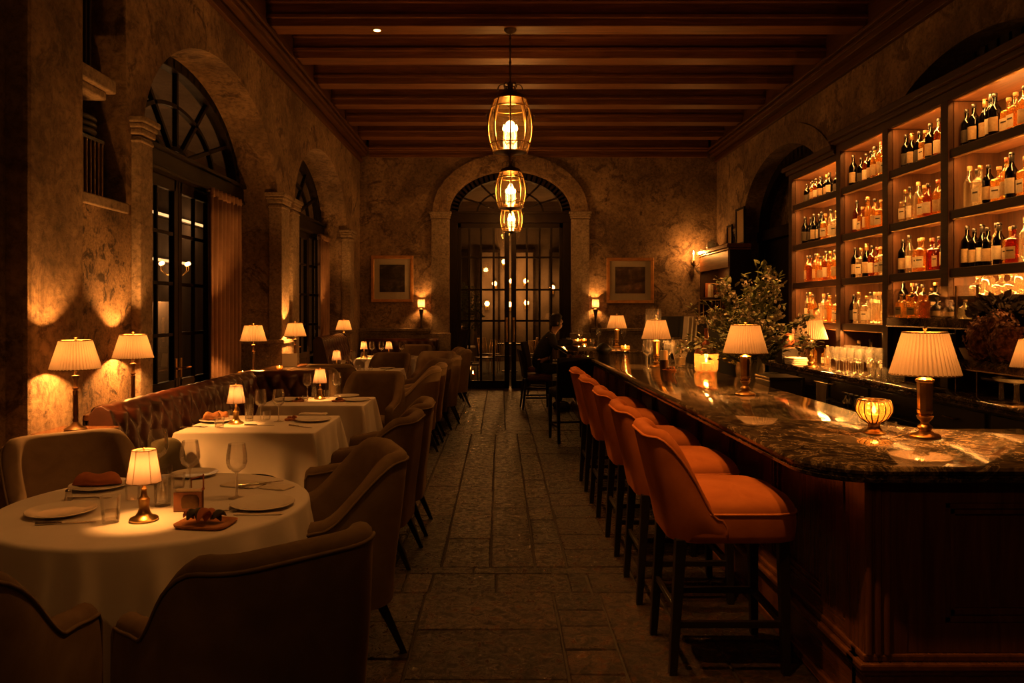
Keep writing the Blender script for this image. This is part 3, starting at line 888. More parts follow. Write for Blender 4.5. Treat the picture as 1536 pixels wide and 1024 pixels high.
t = thing('chandelier', 'small lit chandelier set outside for one reflected in the near window', 'chandelier', (-5.6, 13.2, 2.30))  # placed outside to imitate chandelier lights reflected in the panes
b = MB(); b.tube([(0, 0, -.1), (0, 0, 2.9)], .012, 8); b.ball((0, 0, 0), .06, 10, 8); b.build('stem', M['brass'], t, 60)
for k in range(6):
    a = PI / 3 * k; c_, s_ = math.cos(a), math.sin(a)
    b = MB(); b.tube([(0, 0, -.05), (.14 * c_, .14 * s_, -.10), (.24 * c_, .24 * s_, -.02), (.24 * c_, .24 * s_, .06)], .009, 6); b.build('arm', M['brass'], t, 60)
    b = MB(); b.ball((.24 * c_, .24 * s_, .10), .034, 10, 8); b.build('bulb', M['farbulb'], t, 180)
plight('chandelier_light', (0, 0, -.3), 40, .1, (1, .42, .12), t)
t = thing('pale_panels', 'pale panels added outside in place of pale columns shown in the near window', 'screen', (-5.9, 12.2, 0))  # panels added to imitate the pale columns in the lower panes
for k in range(4):
    b = MB(); b.box(-.03, .03, -1.5 + k * .78, -.78 + k * .78, 0, 1.75); b.build('panel', M['farwall'], t, bev=.01)
# ================================================================== seating
def smooth(a, b, x):
    t = min(1, max(0, (x - a) / (b - a))); return t * t * (3 - 2 * t)


def u_path(W, yb, yf, rc, n):
    """points, outward normals and |s| along a U from left arm front round the back to right arm front"""
    segs = [yf - (yb + rc), rc * PI / 2, W - 2 * rc, rc * PI / 2, yf - (yb + rc)]
    T = sum(segs); out = []
    for i in range(n + 1):
        d = T * i / n; s = abs(2 * i / n - 1)
        if d <= segs[0]: p, nn = (-W / 2, yf - d), (-1, 0)
        elif d <= segs[0] + segs[1]:
            a = (d - segs[0]) / rc; p, nn = (-W / 2 + rc - rc * math.cos(a), yb + rc - rc * math.sin(a)), (-math.cos(a), -math.sin(a))
        elif d <= sum(segs[:3]): p, nn = (-W / 2 + rc + d - segs[0] - segs[1], yb), (0, -1)
        elif d <= sum(segs[:4]):
            a = (d - sum(segs[:3])) / rc; p, nn = (W / 2 - rc + rc * math.sin(a), yb + rc - rc * math.cos(a)), (math.sin(a), -math.cos(a))
        else: p, nn = (W / 2, yb + rc + d - sum(segs[:4])), (1, 0)
        out.append((p, nn, s))
    return out


def shell(mb, pipe, W, yb, yf, rc, zb, zt, za, th, d0, d1, lean, zin, n=56, taper=0.0, arm_drop=.03, trim_s=1.0, wing=0):
    """upholstered back and arms in one piece: tall round the back, sweeping down to the arms"""
    rings = []; line = []
    def section(p, nn, s, thk, zc):
        ht = zt + (za - zt) * smooth(d0, d1, s) - arm_drop * smooth(d1, 1, s)
        ln = lean * (1 - smooth(d0 * .8, d1, s))
        def at(o, z):
            k = max(0, (z - zc) / (zt - zc)); q = taper * max(0, (zc - z) / (zc - zb)) if zc > zb else 0
            return (p[0] + nn[0] * (o - q), p[1] + nn[1] * (o - q) - ln * k ** 1.2 * (1 if nn[1] < .3 else .4), z)
        r = thk / 2; out = []
        for k in range(8): out.append(at(0 + .012 * math.sin(PI * k / 7), zb + (ht - r - zb) * k / 7))
        for k in range(1, 6):
            a = PI * k / 6; out.append(at(-r + r * math.cos(a), ht - r + r * math.sin(a)))
        for k in range(6): out.append(at(-thk - .008 * math.sin(PI * k / 5), ht - r + (min(zin, ht - r - .02) - ht + r) * k / 5))
        return out, at(-r * .05 + .004, ht - r * .95)
    zc = zin
    pts = u_path(W, yb, yf, rc, n); pts = [q for q in pts if q[2] <= trim_s + 1e-6]
    def endcap(q, f, e):
        p, nn, s = q; t = Vector((0, 1, 0))
        sec, _ = section(p, nn, s, th, zc); c = sum((Vector(v) for v in sec), Vector()) / len(sec)
        return [tuple(c + (Vector(v) - c) * Vector((f, 1, f)) + t * e if False else Vector((c.x + (v[0] - c.x) * f, v[1] + e, c.z + (v[2] - c.z) * (f if v[2] > c.z else 1)))) for v in sec]
    rings += [endcap(pts[0], .55, .030), endcap(pts[0], .86, .022)]
    for p, nn, s in pts:
        sec, l = section(p, nn, s, th, zc); rings.append(sec); line.append(l)
    rings += [endcap(pts[-1], .86, .022), endcap(pts[-1], .55, .030)]
    mb.loft(rings)
    # welt: up the front of one arm, round the top edge, down the other
    f0, f1 = line[0], line[-1]
    dn = lambda f, s: [(f[0], f[1] + .018, zb + .02), (f[0], f[1] + .02, (zb + f[2]) / 2), (f[0], f[1] + .018, f[2] - .03)]
    pipe.tube(dn(f0, -1) + line + list(reversed(dn(f1, 1))), .0065, 6)


def make_dining_chair(name, label, fab='taupe', pipe='taupe_pipe'):
    t = thing(name, label, 'chair')
    s, p = MB(), MB()
    shell(s, p, .64, -.30, .27, .19, .25, .94, .665, .085, .36, .74, .075, .40)
    s.build('backrest', M[fab], t, 70); p.build('welt', M[pipe], t, 180)
    c = MB(); c.pad(0, .03, .235, .265, [(.90, .335), (.985, .35), (1, .40), (.99, .445), (.95, .468), (.7, .482), (.3, .486), (.02, .487)], 40, 4.5)
    c.build('seat_cushion', M[fab], t, 60)
    b = MB(); b.pad(0, 0, .285, .275, [(.98, .245), (1, .25), (1, .335), (.98, .34)], 40, 6); b.build('seat_base', M[fab], t, 60)
    for sx in (-1, 1):
        f = MB(); f.taper((sx * .225, .235, 0), (sx * .235, .225, .25), .014, .022); f.build('leg', M['blackwood'], t, bev=.003)
        f = MB(); f.taper((sx * .225, -.335, 0), (sx * .215, -.225, .25), .014, .024); f.build('leg', M['blackwood'], t, bev=.003)
    return Proto(t)


chair = make_dining_chair('dining_chair', 'taupe velvet tub chair')
pale_chair = make_dining_chair('dining_chair', 'pale velvet tub chair', 'cream', 'cream')
A = lambda deg: math.radians(deg - 90)
G1, G2, G3, G4, G5 = ('chairs round the near round table', 'chairs at the second table', 'chairs at the third table', 'chairs at the fourth table', 'chairs at the far table')
CH = [  # x, y, facing, label, group
    (-.84, 3.68, 200, 'taupe tub chair at the aisle side of the round table, black legs showing', G1),
    (-.80, 2.44, 132, 'nearest taupe tub chair, its back towards the camera, in front of the round table', G1),
    (-1.625, 2.24, 95, 'dark taupe tub chair cut off by the photo corner, before the round table', G1),
    (-2.14, 3.92, -46, 'taupe tub chair beyond the plate with the rust napkin, facing the camera', G1),
    (-.88, 4.98, 176, 'taupe tub chair at the near end of the second table, half hidden', G2),
    (-.86, 5.66, 181, 'tall taupe tub chair at the far end of the second table, aisle side', G2),
    (-1.36, 8.04, -97, 'taupe tub chair facing the camera behind the third table', G3),
    (-2.10, 8.46, -80, 'dark taupe tub chair in the corner behind the third table', G3),
    (-1.05, 8.86, 183, 'pale tub chair seen side on, aisle side between third and fourth tables', G3),
    (-1.03, 9.52, 181, 'pale tub chair just behind the side-on one, aisle side before the fourth table', G4),
    (-1.05, 10.32, 205, 'taupe tub chair turned to the camera at the aisle end of the fourth table', G4),
    (-.92, 11.02, 183, 'pale taupe tub chair seen side on beyond the fourth table aisle end', G4),
    (-2.10, 9.72, 90, 'dark taupe tub chair with its back to the camera before the fourth table', G4),
    (-1.72, 11.68, -100, 'taupe tub chair behind the middle of the fourth table', G4),
    (-1.02, 12.1, -95, 'pale tub chair facing the camera before the far table, aisle side', G5),
    (-.85, 12.85, 186, 'last pale taupe tub chair seen side on along the aisle', G5),
    (-1.0, 13.6, 190, 'pale tub chair at the aisle end of the far table', G5),
    (-1.62, 14.44, -95, 'taupe tub chair behind the far table beside the doorway', G5),
]
for k, (x, y, a, lab, g) in enumerate(CH): (pale_chair if k in (8, 9, 11, 14, 15, 16) else chair).put((x, y, 0), A(a), lab, g)


def make_stool():
    t = thing('bar_stool', 'rust stool', 'bar stool')
    s, p = MB(), MB()
    shell(s, p, .52, -.265, .27, .14, .585, 1.075, .725, .075, .30, .57, .10, .70, 72, .015, .0, .585)
    s.build('backrest', M['orange'], t, 70); p.build('welt', M['orange_pipe'], t, 180)
    c = MB(); c.pad(0, .045, .262, .275, [(.93, .585), (.985, .592), (1, .62), (1.01, .67), (1.0, .712), (.98, .738), (.90, .768), (.6, .797), (.02, .805)], 48, 5)
    c.build('seat', M['orange'], t, 60)
    w = MB(); pts = []
    for i in range(48):
        a = 2 * PI * i / 48; ca, sa = math.cos(a), math.sin(a)
        pts.append((.262 * math.copysign(abs(ca) ** .4, ca), .045 + .277 * math.copysign(abs(sa) ** .4, sa), .713))
    w.tube(pts, .006, 6, True); w.build('seat_welt', M['orange_pipe'], t, 180)
    for sx in (-1, 1):
        for sy in (-1, 1):
            b = MB(); b.taper((sx * .212, .02 + sy * (.235 if sy > 0 else .262), 0), (sx * .205, .02 + sy * .225, .595), .017, .024)
            b.build('leg', M['blackwood'], t, bev=.003)
    for sx in (-1, 1):
        b = MB(); b.box(sx * .209 - .011, sx * .209 + .011, -.22, .235, .205, .235); b.build('side_stretcher', M['blackwood'], t, bev=.003)
    b = MB(); b.box(-.2, .2, .235, .262, .205, .235); b.build('foot_rail', M['blackwood'], t, bev=.003)
    b = MB(); b.box(-.2, .2, -.235, -.215, .27, .295); b.build('rear_stretcher', M['blackwood'], t, bev=.003)
    return Proto(t)


stool = make_stool()
for k, (y, lab) in enumerate(((3.58, 'rust velvet bar stool nearest the camera at the marble bar'), (4.39, 'rust velvet bar stool, second from the camera along the bar'),
                              (5.20, 'rust velvet bar stool in the middle of the row of five'), (6.14, 'rust velvet bar stool, fourth from the camera along the bar'),
                              (6.98, 'rust velvet bar stool farthest along the bar, beside the black chair'))):
    stool.put((1.0, y, 0), -PI / 2, lab, 'rust velvet bar stools along the bar')


def tall_chair(name, label, loc, rz, seat_h, back_h, w, fabric, arms=False):
    t = thing(name, label, 'chair', loc, rz)
    b = MB(); b.pad(0, .02, w / 2, .22, [(.96, seat_h - .10), (1, seat_h - .085), (1, seat_h - .03), (.97, seat_h - .005), (.7, seat_h + .012), (.02, seat_h + .018)], 32, 6); b.build('seat', M[fabric], t, 60)
    b = MB(); rg = []
    for k in range(9):
        v = k / 8; z = seat_h - .05 + (back_h - seat_h + .05) * v; hw = w / 2 * (.94 + .05 * v); y = -.20 - .09 * v ** 1.5; q = .03 if k < 8 else .018
        rg.append([(-hw, y - q, z), (hw, y - q, z), (hw, y + q, z), (-hw, y + q, z)])
    b.loft(rg); b.build('backrest', M['blackcloth'], t, 50, bev=.01)
    for sx in (-1, 1):
        l = MB(); l.taper((sx * (w / 2 - .03), .2, 0), (sx * (w / 2 - .03), .19, seat_h - .09), .015, .021); l.build('leg', M['blackwood'], t, bev=.003)
        l = MB(); l.taper((sx * (w / 2 - .03), -.25, 0), (sx * (w / 2 - .03), -.19, seat_h - .05), .015, .021); l.build('leg', M['blackwood'], t, bev=.003)
        l = MB(); l.box(sx * (w / 2 - .03) - .01, sx * (w / 2 - .03) + .01, -.2, .19, .18, .205); l.build('stretcher', M['blackwood'], t)
    l = MB(); l.box(-w / 2 + .03, w / 2 - .03, .185, .205, .18, .205); l.build('stretcher', M['blackwood'], t)
    return t


tall_chair('bar_chair', 'black high-backed bar chair standing just beyond the last rust stool', (.86, 9.45, 0), A(100), .64, 1.03, .46, 'blackcloth')
tall_chair('bar_chair', 'dark bar chair with red-brown seat under the seated person', (.60, 12.5, 0), A(4), .56, .96, .46, 'seat_red')
tall_chair('bar_chair', 'dark chair with reddish seat beyond the seated person, by the doorway', (.72, 14.1, 0), A(-12), .56, 1.02, .48, 'seat_red')
tall_chair('side_chair', 'black tall-backed chair standing just left of the glazed door', (-.95, 14.75, 0), A(200), .48, 1.22, .46, 'blackcloth')


def banquette(label, loc, rz, L, zt, recl=.10, seat=.42, pitch=.17, end_panel=(True, True)):
    """buttoned leather bench: length along local x, facing local +y"""
    t = thing('tufted_banquette', label, 'banquette', loc, rz)
    n = max(20, int(L / .018)); zs = .44
    def fn(u, v):
        x = u * L
        if v < .8:
            k = v / .8; z = zs + (zt - .045 - zs) * k; y = -.01 - recl * k; rowh = .165
            a = x / pitch + (z - zs) / (2 * rowh); b_ = x / pitch - (z - zs) / (2 * rowh)
            dia = (abs(math.sin(PI * a)) * abs(math.sin(PI * b_))) ** .42
            ch = abs(math.sin(PI * x / pitch + PI / 2 * (1 if int((z - zs) / rowh) % 2 else 0))) ** .5
            e = smooth(0, .02, u) * smooth(0, .02, 1 - u)
            off = (.060 * dia * .75 + .015) * e
            return (x, y + off, z)
        a = (v - .8) / .2 * PI; r = .045
        bul = .006 * abs(math.sin(PI * x / pitch))
        return (x, -.01 - recl - r + (r + bul + .01 * (1 - (v - .8) / .2)) * math.cos(a), zt - r + (r + bul) * math.sin(a))
    b = MB(); b.grid(lambda u, v: fn(u, v), n, 44)
    b.v = b.v; o = b.build('tufted_back', M['leather'], t, 180)
    b = MB(); b.box(0, L, -.01 - recl - .085, -.01 - recl - .015, .06, zt - .05); b.build('backboard', M['leather_dark'], t, bev=.004)
    b = MB()
    k = max(1, round(L / .75))
    for q in range(k):
        b.pad(L * (q + .5) / k, seat / 2 + .0, L / k / 2 - .004, seat / 2 + .01, [(.97, .31), (1, .33), (1, .40), (.985, .43), (.9, .445), (.02, .452)], 36, 10)
    b.build('seat_cushion', M['leather'], t, 60)
    b = MB(); b.box(.01, L - .01, -.08, seat - .03, .06, .31); b.build('seat_base', M['leather_dark'], t, bev=.004)
    b = MB(); b.box(.03, L - .03, -.08, seat - .07, 0, .06); b.build('plinth', M['blackwood'], t)
    for e, x in zip(end_panel, (0, L)):
        if not e: continue
        x0, x1 = (x - .03, x) if x == 0 else (x, x + .03)
        p = [(.05, .06), (.05, zs), (.035, zs + .06), (-recl + .055, zt - .09), (-recl + .03, zt - .02), (-recl - .02, zt + .01), (-recl - .06, zt), (-recl - .10, zt - .05), (-recl - .10, .06)]
        b = MB(); b.loft([[(x0, y, z) for y, z in p], [(x1, y, z) for y, z in p]]); b.build('end_panel', M['leather_dark'], t, bev=.006)
    return t


banquette('long oxblood buttoned banquette along the left wall beside the second table', (-2.34, 7.62, 0), -PI / 2, 2.86, 1.0, end_panel=(False, True))
banquette('short oxblood buttoned return bench facing the camera behind the third table', (-1.78, 7.68, 0), PI, .76, .985, .06, .22, end_panel=(True, False))
banquette('high-backed oxblood booth bench beyond the fourth table', (-2.50, 13.1, 0), -PI / 2, 1.75, 1.20, .16, .36)
banquette('oxblood buttoned bench against the back wall behind the far table', (-1.25, 15.28, 0), PI, 1.45, 1.03, .06)

# olive cushion on the banquette
t = tag(MB().pad(0, 0, .20, .19, [(.30, -.075), (.75, -.06), (.94, -.03), (1, 0), (.94, .03), (.75, .06), (.30, .075)], 40, 3).build('cushion', M['olive'], None, 180), 'olive velvet cushion leaning on the near end of the leather banquette', 'cushion')
t.scale = (.82, .82, .82); t.location = (-2.20, 5.06, .60); t.rotation_euler = (math.radians(76), 0, math.radians(72))

# timber ledge behind the banquette
t = thing('lamp_ledge', 'dark timber ledge behind the leather banquette carrying the lamps', 'ledge', (0, 0, 0))
b = MB(); b.box(-2.84, -2.555, 5.22, 7.70, .845, .885); b.box(-2.71, -2.34, 4.42, 4.74, .845, .885); b.box(-2.84, -2.50, 7.95, 10.02, .86, .90); b.build('top', M['barwood_x'], t, bev=.006)
b = MB(); b.box(-2.82, -2.58, 5.24, 7.66, 0, .845); b.box(-2.70, -2.37, 4.45, 4.72, 0, .845); b.box(-2.82, -2.53, 7.97, 10.0, 0, .86); b.build('front', M['leather_dark'], t)
t = thing('bench_console', 'dark flat console top behind the short return bench', 'console', (0, 0, 0))
b = MB(); b.box(-2.50, -1.76, 7.87, 8.0, .93, .972); b.build('top', M['barwood'], t, bev=.005)
b = MB(); b.box(-2.46, -1.80, 7.88, 7.98, 0, .93); b.build('body', M['leather_dark'], t)


# ================================================================== tables and linen
def table(label, loc, w, d, round_=False):
    t = thing('dining_table', label, 'table', loc)
    b = MB()
    if round_: b.lathe([(0, .71), (w / 2, .71), (w / 2, .745), (0, .745)], 48)
    else: b.box(-w / 2, w / 2, -d / 2, d / 2, .71, .745)
    b.build('tabletop', M['blackwood'], t, 40)
    b = MB(); b.tube([(0, 0, .03), (0, 0, .71)], .045, 12); b.build('pedestal', M['iron'], t, 60)
    b = MB(); b.lathe([(0, 0), (.26, 0), (.26, .012), (.06, .04), (0, .04)], 28); b.build('base', M['iron'], t, 40)
    return t


def cloth_round(label, loc, r, drop, folds, seed):
    rr = random.Random(seed); ph = [rr.uniform(0, 6.28) for _ in range(4)]
    FD = [(2 * PI * (k + rr.uniform(-.3, .3)) / 17, rr.uniform(.5, 1.15), rr.uniform(.045, .085)) for k in range(17)]
    n = 288; rings = []
    for f in (.02, .5, .9, .97): rings.append([(r * f * math.cos(2 * PI * i / n), r * f * math.sin(2 * PI * i / n), .7545) for i in range(n)])
    for k in range(5):
        a = PI / 2 * k / 4; q = .018
        rings.append([((r - q + q * math.sin(a) + .002) * math.cos(2 * PI * i / n), (r - q + q * math.sin(a) + .002) * math.sin(2 * PI * i / n), .7545 - q + q * math.cos(a)) for i in range(n)])
    for k in range(1, 15):
        t = k / 14; ring = []
        for i in range(n):
            th = 2 * PI * i / n
            w = -.25 + sum(q * math.exp(-(((th - c_ + PI) % (2 * PI) - PI) / s_) ** 2) for c_, q, s_ in FD)
            amp = .062 * t ** .75
            R_ = r + .004 + .045 * t + amp * w + .012 * t
            ring.append((R_ * math.cos(th), R_ * math.sin(th), .7365 - drop * t * (1 - .02 * w)))
        rings.append(ring)
    b = MB(); b.loft(rings, True, True, False)
    o = b.build('tablecloth', M['cloth'], None, 180); o.location = loc
    return tag(o, label, 'tablecloth', 'white tablecloths')


def cloth_rect(label, loc, w, d, drop, seed, extra=.11):
    rr = random.Random(seed); pts = []
    rc = .02; hw, hd = w / 2 + .004, d / 2 + .004
    for cx, cy, a0 in ((hw - rc, hd - rc, 0), (-hw + rc, hd - rc, PI / 2), (-hw + rc, -hd + rc, PI), (hw - rc, -hd + rc, PI * 1.5)):
        for k in range(13):
            a = a0 + PI / 2 * k / 12; pts.append((cx + rc * math.cos(a), cy + rc * math.sin(a), math.cos(a), math.sin(a), 1 - abs(k / 6 - 1)))
        nx = {0: (-1, 0), 1: (0, -1), 2: (1, 0), 3: (0, 1)}[int(round(a0 / (PI / 2)))]
        L = (2 * hw if nx[0] else 2 * hd) - 2 * rc
        ex, ey = cx + rc * math.cos(a0 + PI / 2), cy + rc * math.sin(a0 + PI / 2)
        for k in range(1, 28):
            q = L * k / 28; pts.append((ex + nx[0] * q, ey + nx[1] * q, math.cos(a0 + PI / 2), math.sin(a0 + PI / 2), -min(q, L - q)))
    ph = [rr.uniform(0, 6.28) for _ in range(6)]
    rings = [[(x * f, y * f, .7545) for x, y, *_ in pts] for f in (.02, .5, .92, .985)]
    for k in range(4):
        a = PI / 2 * (k + 1) / 4; q = .010
        rings.append([(x - nx * q + nx * q * math.sin(a), y - ny * q + ny * q * math.sin(a), .7545 - q + q * math.cos(a)) for x, y, nx, ny, c in pts])
    for k in range(1, 13):
        t = k / 12; ring = []
        for j, (x, y, nx, ny, c) in enumerate(pts):
            dist = -c if c < 0 else 0.0; cor = c if c > 0 else math.exp(-(dist / .10) ** 2) * .0
            near = math.exp(-(dist / .16) ** 2)
            s = math.atan2(y, x)
            # the free corner swings out and hangs lower; valleys beside it fold in
            out = .014 * t + .11 * t ** .8 * (cor if c > 0 else 0) - .050 * t ** .8 * math.exp(-((dist - .085) / .05) ** 2) * (1 if c < 0 else 0) + .030 * t * math.exp(-((dist - .20) / .05) ** 2) * (1 if c < 0 else 0) + .010 * t * math.sin(x * 17 + y * 13 + ph[0]) + .007 * t * math.sin(x * 31 - y * 23 + ph[1])
            dz_ = drop + extra * (near if c < 0 else 1) * .9
            ring.append((x + nx * out, y + ny * out, .7445 - dz_ * t))
        rings.append(ring)
    b = MB(); b.loft(rings, True, True, False)
    o = b.build('tablecloth', M['cloth'], None, 65); o.location = loc
    return tag(o, label, 'tablecloth', 'white tablecloths')


T = [(-1.50, 3.36), (-1.77, 5.72), (-1.68, 7.14), (-1.93, 10.75), (-2.0, 13.75)]
NAME = ['round table', 'second table', 'third table', 'fourth table', 'far table']
table('round pedestal table nearest the camera, hidden under its cloth', (*T[0], 0), 1.27, 0, True)
cloth_round('white cloth on the round table nearest the camera', (*T[0], 0), .645, .44, 9, 3)
TS = [None, (.97, .87), (.93, .68), (1.06, .90), (1.05, .85)]
for k in (1, 2, 3, 4):
    w, d = TS[k]
    table('square pedestal table under the white cloth, the ' + NAME[k] + ' from the front', (*T[k], 0), w - .02, d - .02)
    cloth_rect('white cloth with pointed corners on the ' + NAME[k] + (' from the front' if k < 4 else ' by the back bench'), (*T[k], 0), w, d, .27, 20 + k, .19)
ZT = .7555


# ================================================================== lamps
def pleated(mb, r0, r1, z0, z1, n, amp=.034):
    prof = [(r0 + (r1 - r0) * k / 6, z0 + (z1 - z0) * k / 6) for k in range(7)]
    mb.lathe(prof, n * 4, rmod=lambda a, z, i: 1 + amp * (0.9 if i % 4 in (1, 2) else -.9))


def ring(mb, r, z, w=.004, n=48):
    mb.tube([(r * math.cos(2 * PI * k / n), r * math.sin(2 * PI * k / n), z) for k in range(n)], w, 6, True)


def candlestick_lamp(name, label, power, base='bronze'):
    """ledge lamp: slim turned column, pleated cone shade"""
    t = thing(name, label, 'lamp')
    b = MB(); b.lathe([(0, 0), (.062, 0), (.062, .010), (.050, .018), (.030, .028), (.014, .05), (0, .05)], 28); b.build('base', M[base], t, 40)
    b = MB(); b.lathe([(.012, .045), (.018, .06), (.011, .075), (.0155, .09), (.0145, .20), (.017, .23), (.011, .24), (.020, .252), (.011, .262), (.013, .30), (.022, .318), (.022, .324), (.009, .33), (.008, .40), (0, .40)], 18)
    b.build('stem', M[base], t, 50)
    s = MB(); pleated(s, .138, .088, .365, .535, 44); s.build('shade', M['shade'], t, 180)
    for z, r in ((.365, .138), (.535, .088)):
        q = MB(); ring(q, r, z, .0035); q.build('shade_binding', M['trimtape'], t, 180)
    q = MB(); q.lathe([(0, .53), (.006, .53), (.006, .545), (.011, .553), (0, .565)], 10)
    for a in (0, 2.094, 4.189): q.tube([(0, 0, .53), (.086 * math.cos(a), .086 * math.sin(a), .532)], .002, 5)
    q.build('finial', M['brass'], t, 60)
    u = MB(); u.ball((0, 0, .45), .010, 12, 8, (1, 1, 1.2)); u.build('bulb', M['bulb'], t, 180)
    plight('bulb_light', (0, 0, .45), power, .02, LIGHT, t)
    return Proto(t)


LEDGE_W = 44
ledge_lamp = candlestick_lamp('ledge_lamp', 'lamp', LEDGE_W)
G = 'pleated lamps along the left ledge'
ledge_lamp.put((-2.53, 4.57, .885), 0, 'pleated-shade lamp nearest the camera, before the plaster pier', G)
ledge_lamp.put((-2.69, 5.62, .885), .3, 'pleated-shade lamp against the flaking plaster beside the near window', G)
ledge_lamp.put((-2.68, 8.33, .90), .5, 'pleated-shade lamp just past the brown curtain of the near window', G)
ledge_lamp.put((-2.64, 9.88, .90), .8, 'pleated-shade lamp in front of the pilaster between the windows', G)
t = thing('lamp_plinth', 'dark low stand carrying the farthest of the left wall lamps', 'stand', (-2.72, 13.35, 0))
b = MB(); b.box(-.10, .10, -.14, .14, 0, .86); b.build('body', M['leather_dark'], t); b = MB(); b.box(-.12, .12, -.16, .16, .86, .89); b.build('top', M['barwood'], t, bev=.004)
ledge_lamp.put((-2.72, 13.35, .89), .2, 'farthest pleated-shade lamp of the left wall, beyond the booth bench', G)


def brass_lamp(label, power):
    """bar lamp: faceted brass column on a stepped foot, wide pleated shade"""
    t = thing('bar_lamp', label, 'lamp')
    b = MB(); b.lathe([(0, 0), (.064, 0), (.066, .008), (.060, .016), (.040, .022), (.030, .030), (0, .030)], 32); b.build('foot', M['brass'], t, 40)
    b = MB(); b.lathe([(.022, .026), (.032, .045), (.030, .052), (.018, .062), (.018, .072), (.030, .084), (.036, .098), (.026, .104), (.033, .112), (.033, .124), (0, .124)], 24); b.build('turned_knop', M['brass'], t, 40)
    b = MB(); b.lathe([(.034, .122), (.030, .130), (.034, .25), (.040, .256), (.040, .264), (.018, .276), (.013, .30), (.008, .31), (.008, .40), (0, .40)], 8, a0=PI / 8); b.build('column', M['brass'], t, 20)
    s = MB(); pleated(s, .145, .092, .288, .478, 46); s.build('shade', M['shade'], t, 180)
    for z, r in ((.288, .145), (.478, .092)):
        q = MB(); ring(q, r, z, .0035); q.build('shade_binding', M['trimtape'], t, 180)
    q = MB(); q.lathe([(0, .47), (.005, .47), (.005, .488), (.010, .496), (0, .508)], 10)
    for a in (0, 2.094, 4.189): q.tube([(0, 0, .474), (.09 * math.cos(a), .09 * math.sin(a), .476)], .002, 5)
    q.build('finial', M['brass'], t, 60)
    u = MB(); u.ball((0, 0, .39), .010, 12, 8, (1, 1, 1.2)); u.build('bulb', M['bulb'], t, 180)
    plight('bulb_light', (0, 0, .39), power, .02, LIGHT, t)
    return Proto(t)


BAR_Z = 1.02
bar_lamp = brass_lamp('lamp', 36)
G = 'brass lamps with pleated shades on the bar'
bar_lamp.put((1.94, 3.50, BAR_Z), 0, 'large brass lamp with pleated shade nearest the camera on the bar', G)
bar_lamp.put((1.68, 5.25, BAR_Z), .4, 'brass lamp with pleated shade on the bar before the flower vase', G)
bar_lamp.put((1.60, 7.85, BAR_Z), .2, 'brass lamp with pleated shade beside the cut-glass pitcher on the bar', G)
bar_lamp.put((1.73, 11.35, 1.045), .3, 'pale-footed pleated lamp farthest along the bar, past the votive', G)
bar_lamp.put((3.69, 9.10, .92), .6, 'tall pleated lamp on the back counter beside the folded towels', 'lamps on the back counter', (1.28, 1.28, 1.18))
bar_lamp.put((3.665, 5.25, .92), .6, 'pleated lamp at the right edge of the photo on the back counter', 'lamps on the back counter', 1.0)


def small_lamp():
    t = thing('table_lamp', 'lamp', 'lamp')
    b = MB(); b.lathe([(0, 0), (.053, 0), (.055, .008), (.050, .014), (.034, .020), (.024, .034), (.019, .05), (.021, .075), (.022, .088), (.013, .098), (.010, .12), (.012, .128), (.007, .135), (.006, .21), (0, .21)], 28); b.build('base', M['brass'], t, 40)
    s = MB(); s.lathe([(.066, .155), (.045, .283)], 36); s.build('shade', M['shade_c'], t, 180)
    q = MB(); ring(q, .0665, .155, .0018, 36); ring(q, .0455, .283, .0018, 36)
    for k in range(6):
        a = PI / 3 * k + .3; q.tube([(.067 * math.cos(a), .067 * math.sin(a), .155), (.046 * math.cos(a), .046 * math.sin(a), .283)], .0012, 5)
    q.build('shade_seams', M['trimtape'], t, 180)
    q = MB(); q.lathe([(.003, .20), (.003, .288), (.006, .293), (0, .30)], 8)
    for a in (0, 2.1, 4.2): q.tube([(0, 0, .283), (.045 * math.cos(a), .045 * math.sin(a), .283)], .0015, 5)
    q.build('finial', M['brass'], t, 60)
    plight('bulb_light', (0, 0, .225), 5.0, .014, LIGHT, t)
    u = MB(); u.ball((0, 0, .225), .008, 10, 6); u.build('bulb', M['bulb'], t, 180)
    return Proto(t)


tl = small_lamp()
G = 'small parchment-shaded lamps on the dining tables'
x, y = P(216, 780, ZT); tl.put((x, y, ZT), 0, 'small brass table lamp glowing on the round table', G)
x, y = P(354, 635, ZT); tl.put((x, y, ZT), .3, 'small lamp with parchment shade on the second table', G)
x, y = P(480, 598, ZT); tl.put((x, y, ZT), .2, 'small lamp with parchment shade on the third table', G)
x, y = P(505, 556.5, ZT); tl.put((x, y, ZT), .6, 'small lamp with parchment shade on the fourth table', G)
tl.put((-2.42, 13.62, ZT), .1, 'small lamp at the window end of the far table', G)
tl.put((-1.98, 13.66, ZT), .4, 'small lamp at the middle of the far table', G)


# dado candle lamps on the back ledge, wall sconce
def urn_lamp(x, label):
    t = thing('urn_lamp', label, 'lamp', (x, YB - .115, 1.235), 0, 'candle lamps on the back wall ledge')
    b = MB(); b.lathe([(0, 0), (.052, 0), (.05, .012), (.022, .03), (.013, .08), (.013, .16), (.028, .26), (.045, .34), (.052, .37), (.052, .385), (.02, .392), (.010, .40), (.010, .43), (0, .43)], 20); b.build('urn_stem', M['iron'], t, 40)
    b = MB(); b.lathe([(.070, .425), (.070, .58)], 28); b.build('shade', M['shade_c'], t, 180)
    u = MB(); u.ball((0, 0, .50), .010, 10, 6); u.build('bulb', M['bulb'], t, 180)
    plight('bulb_light', (0, 0, .50), 20, .02, LIGHT, t)


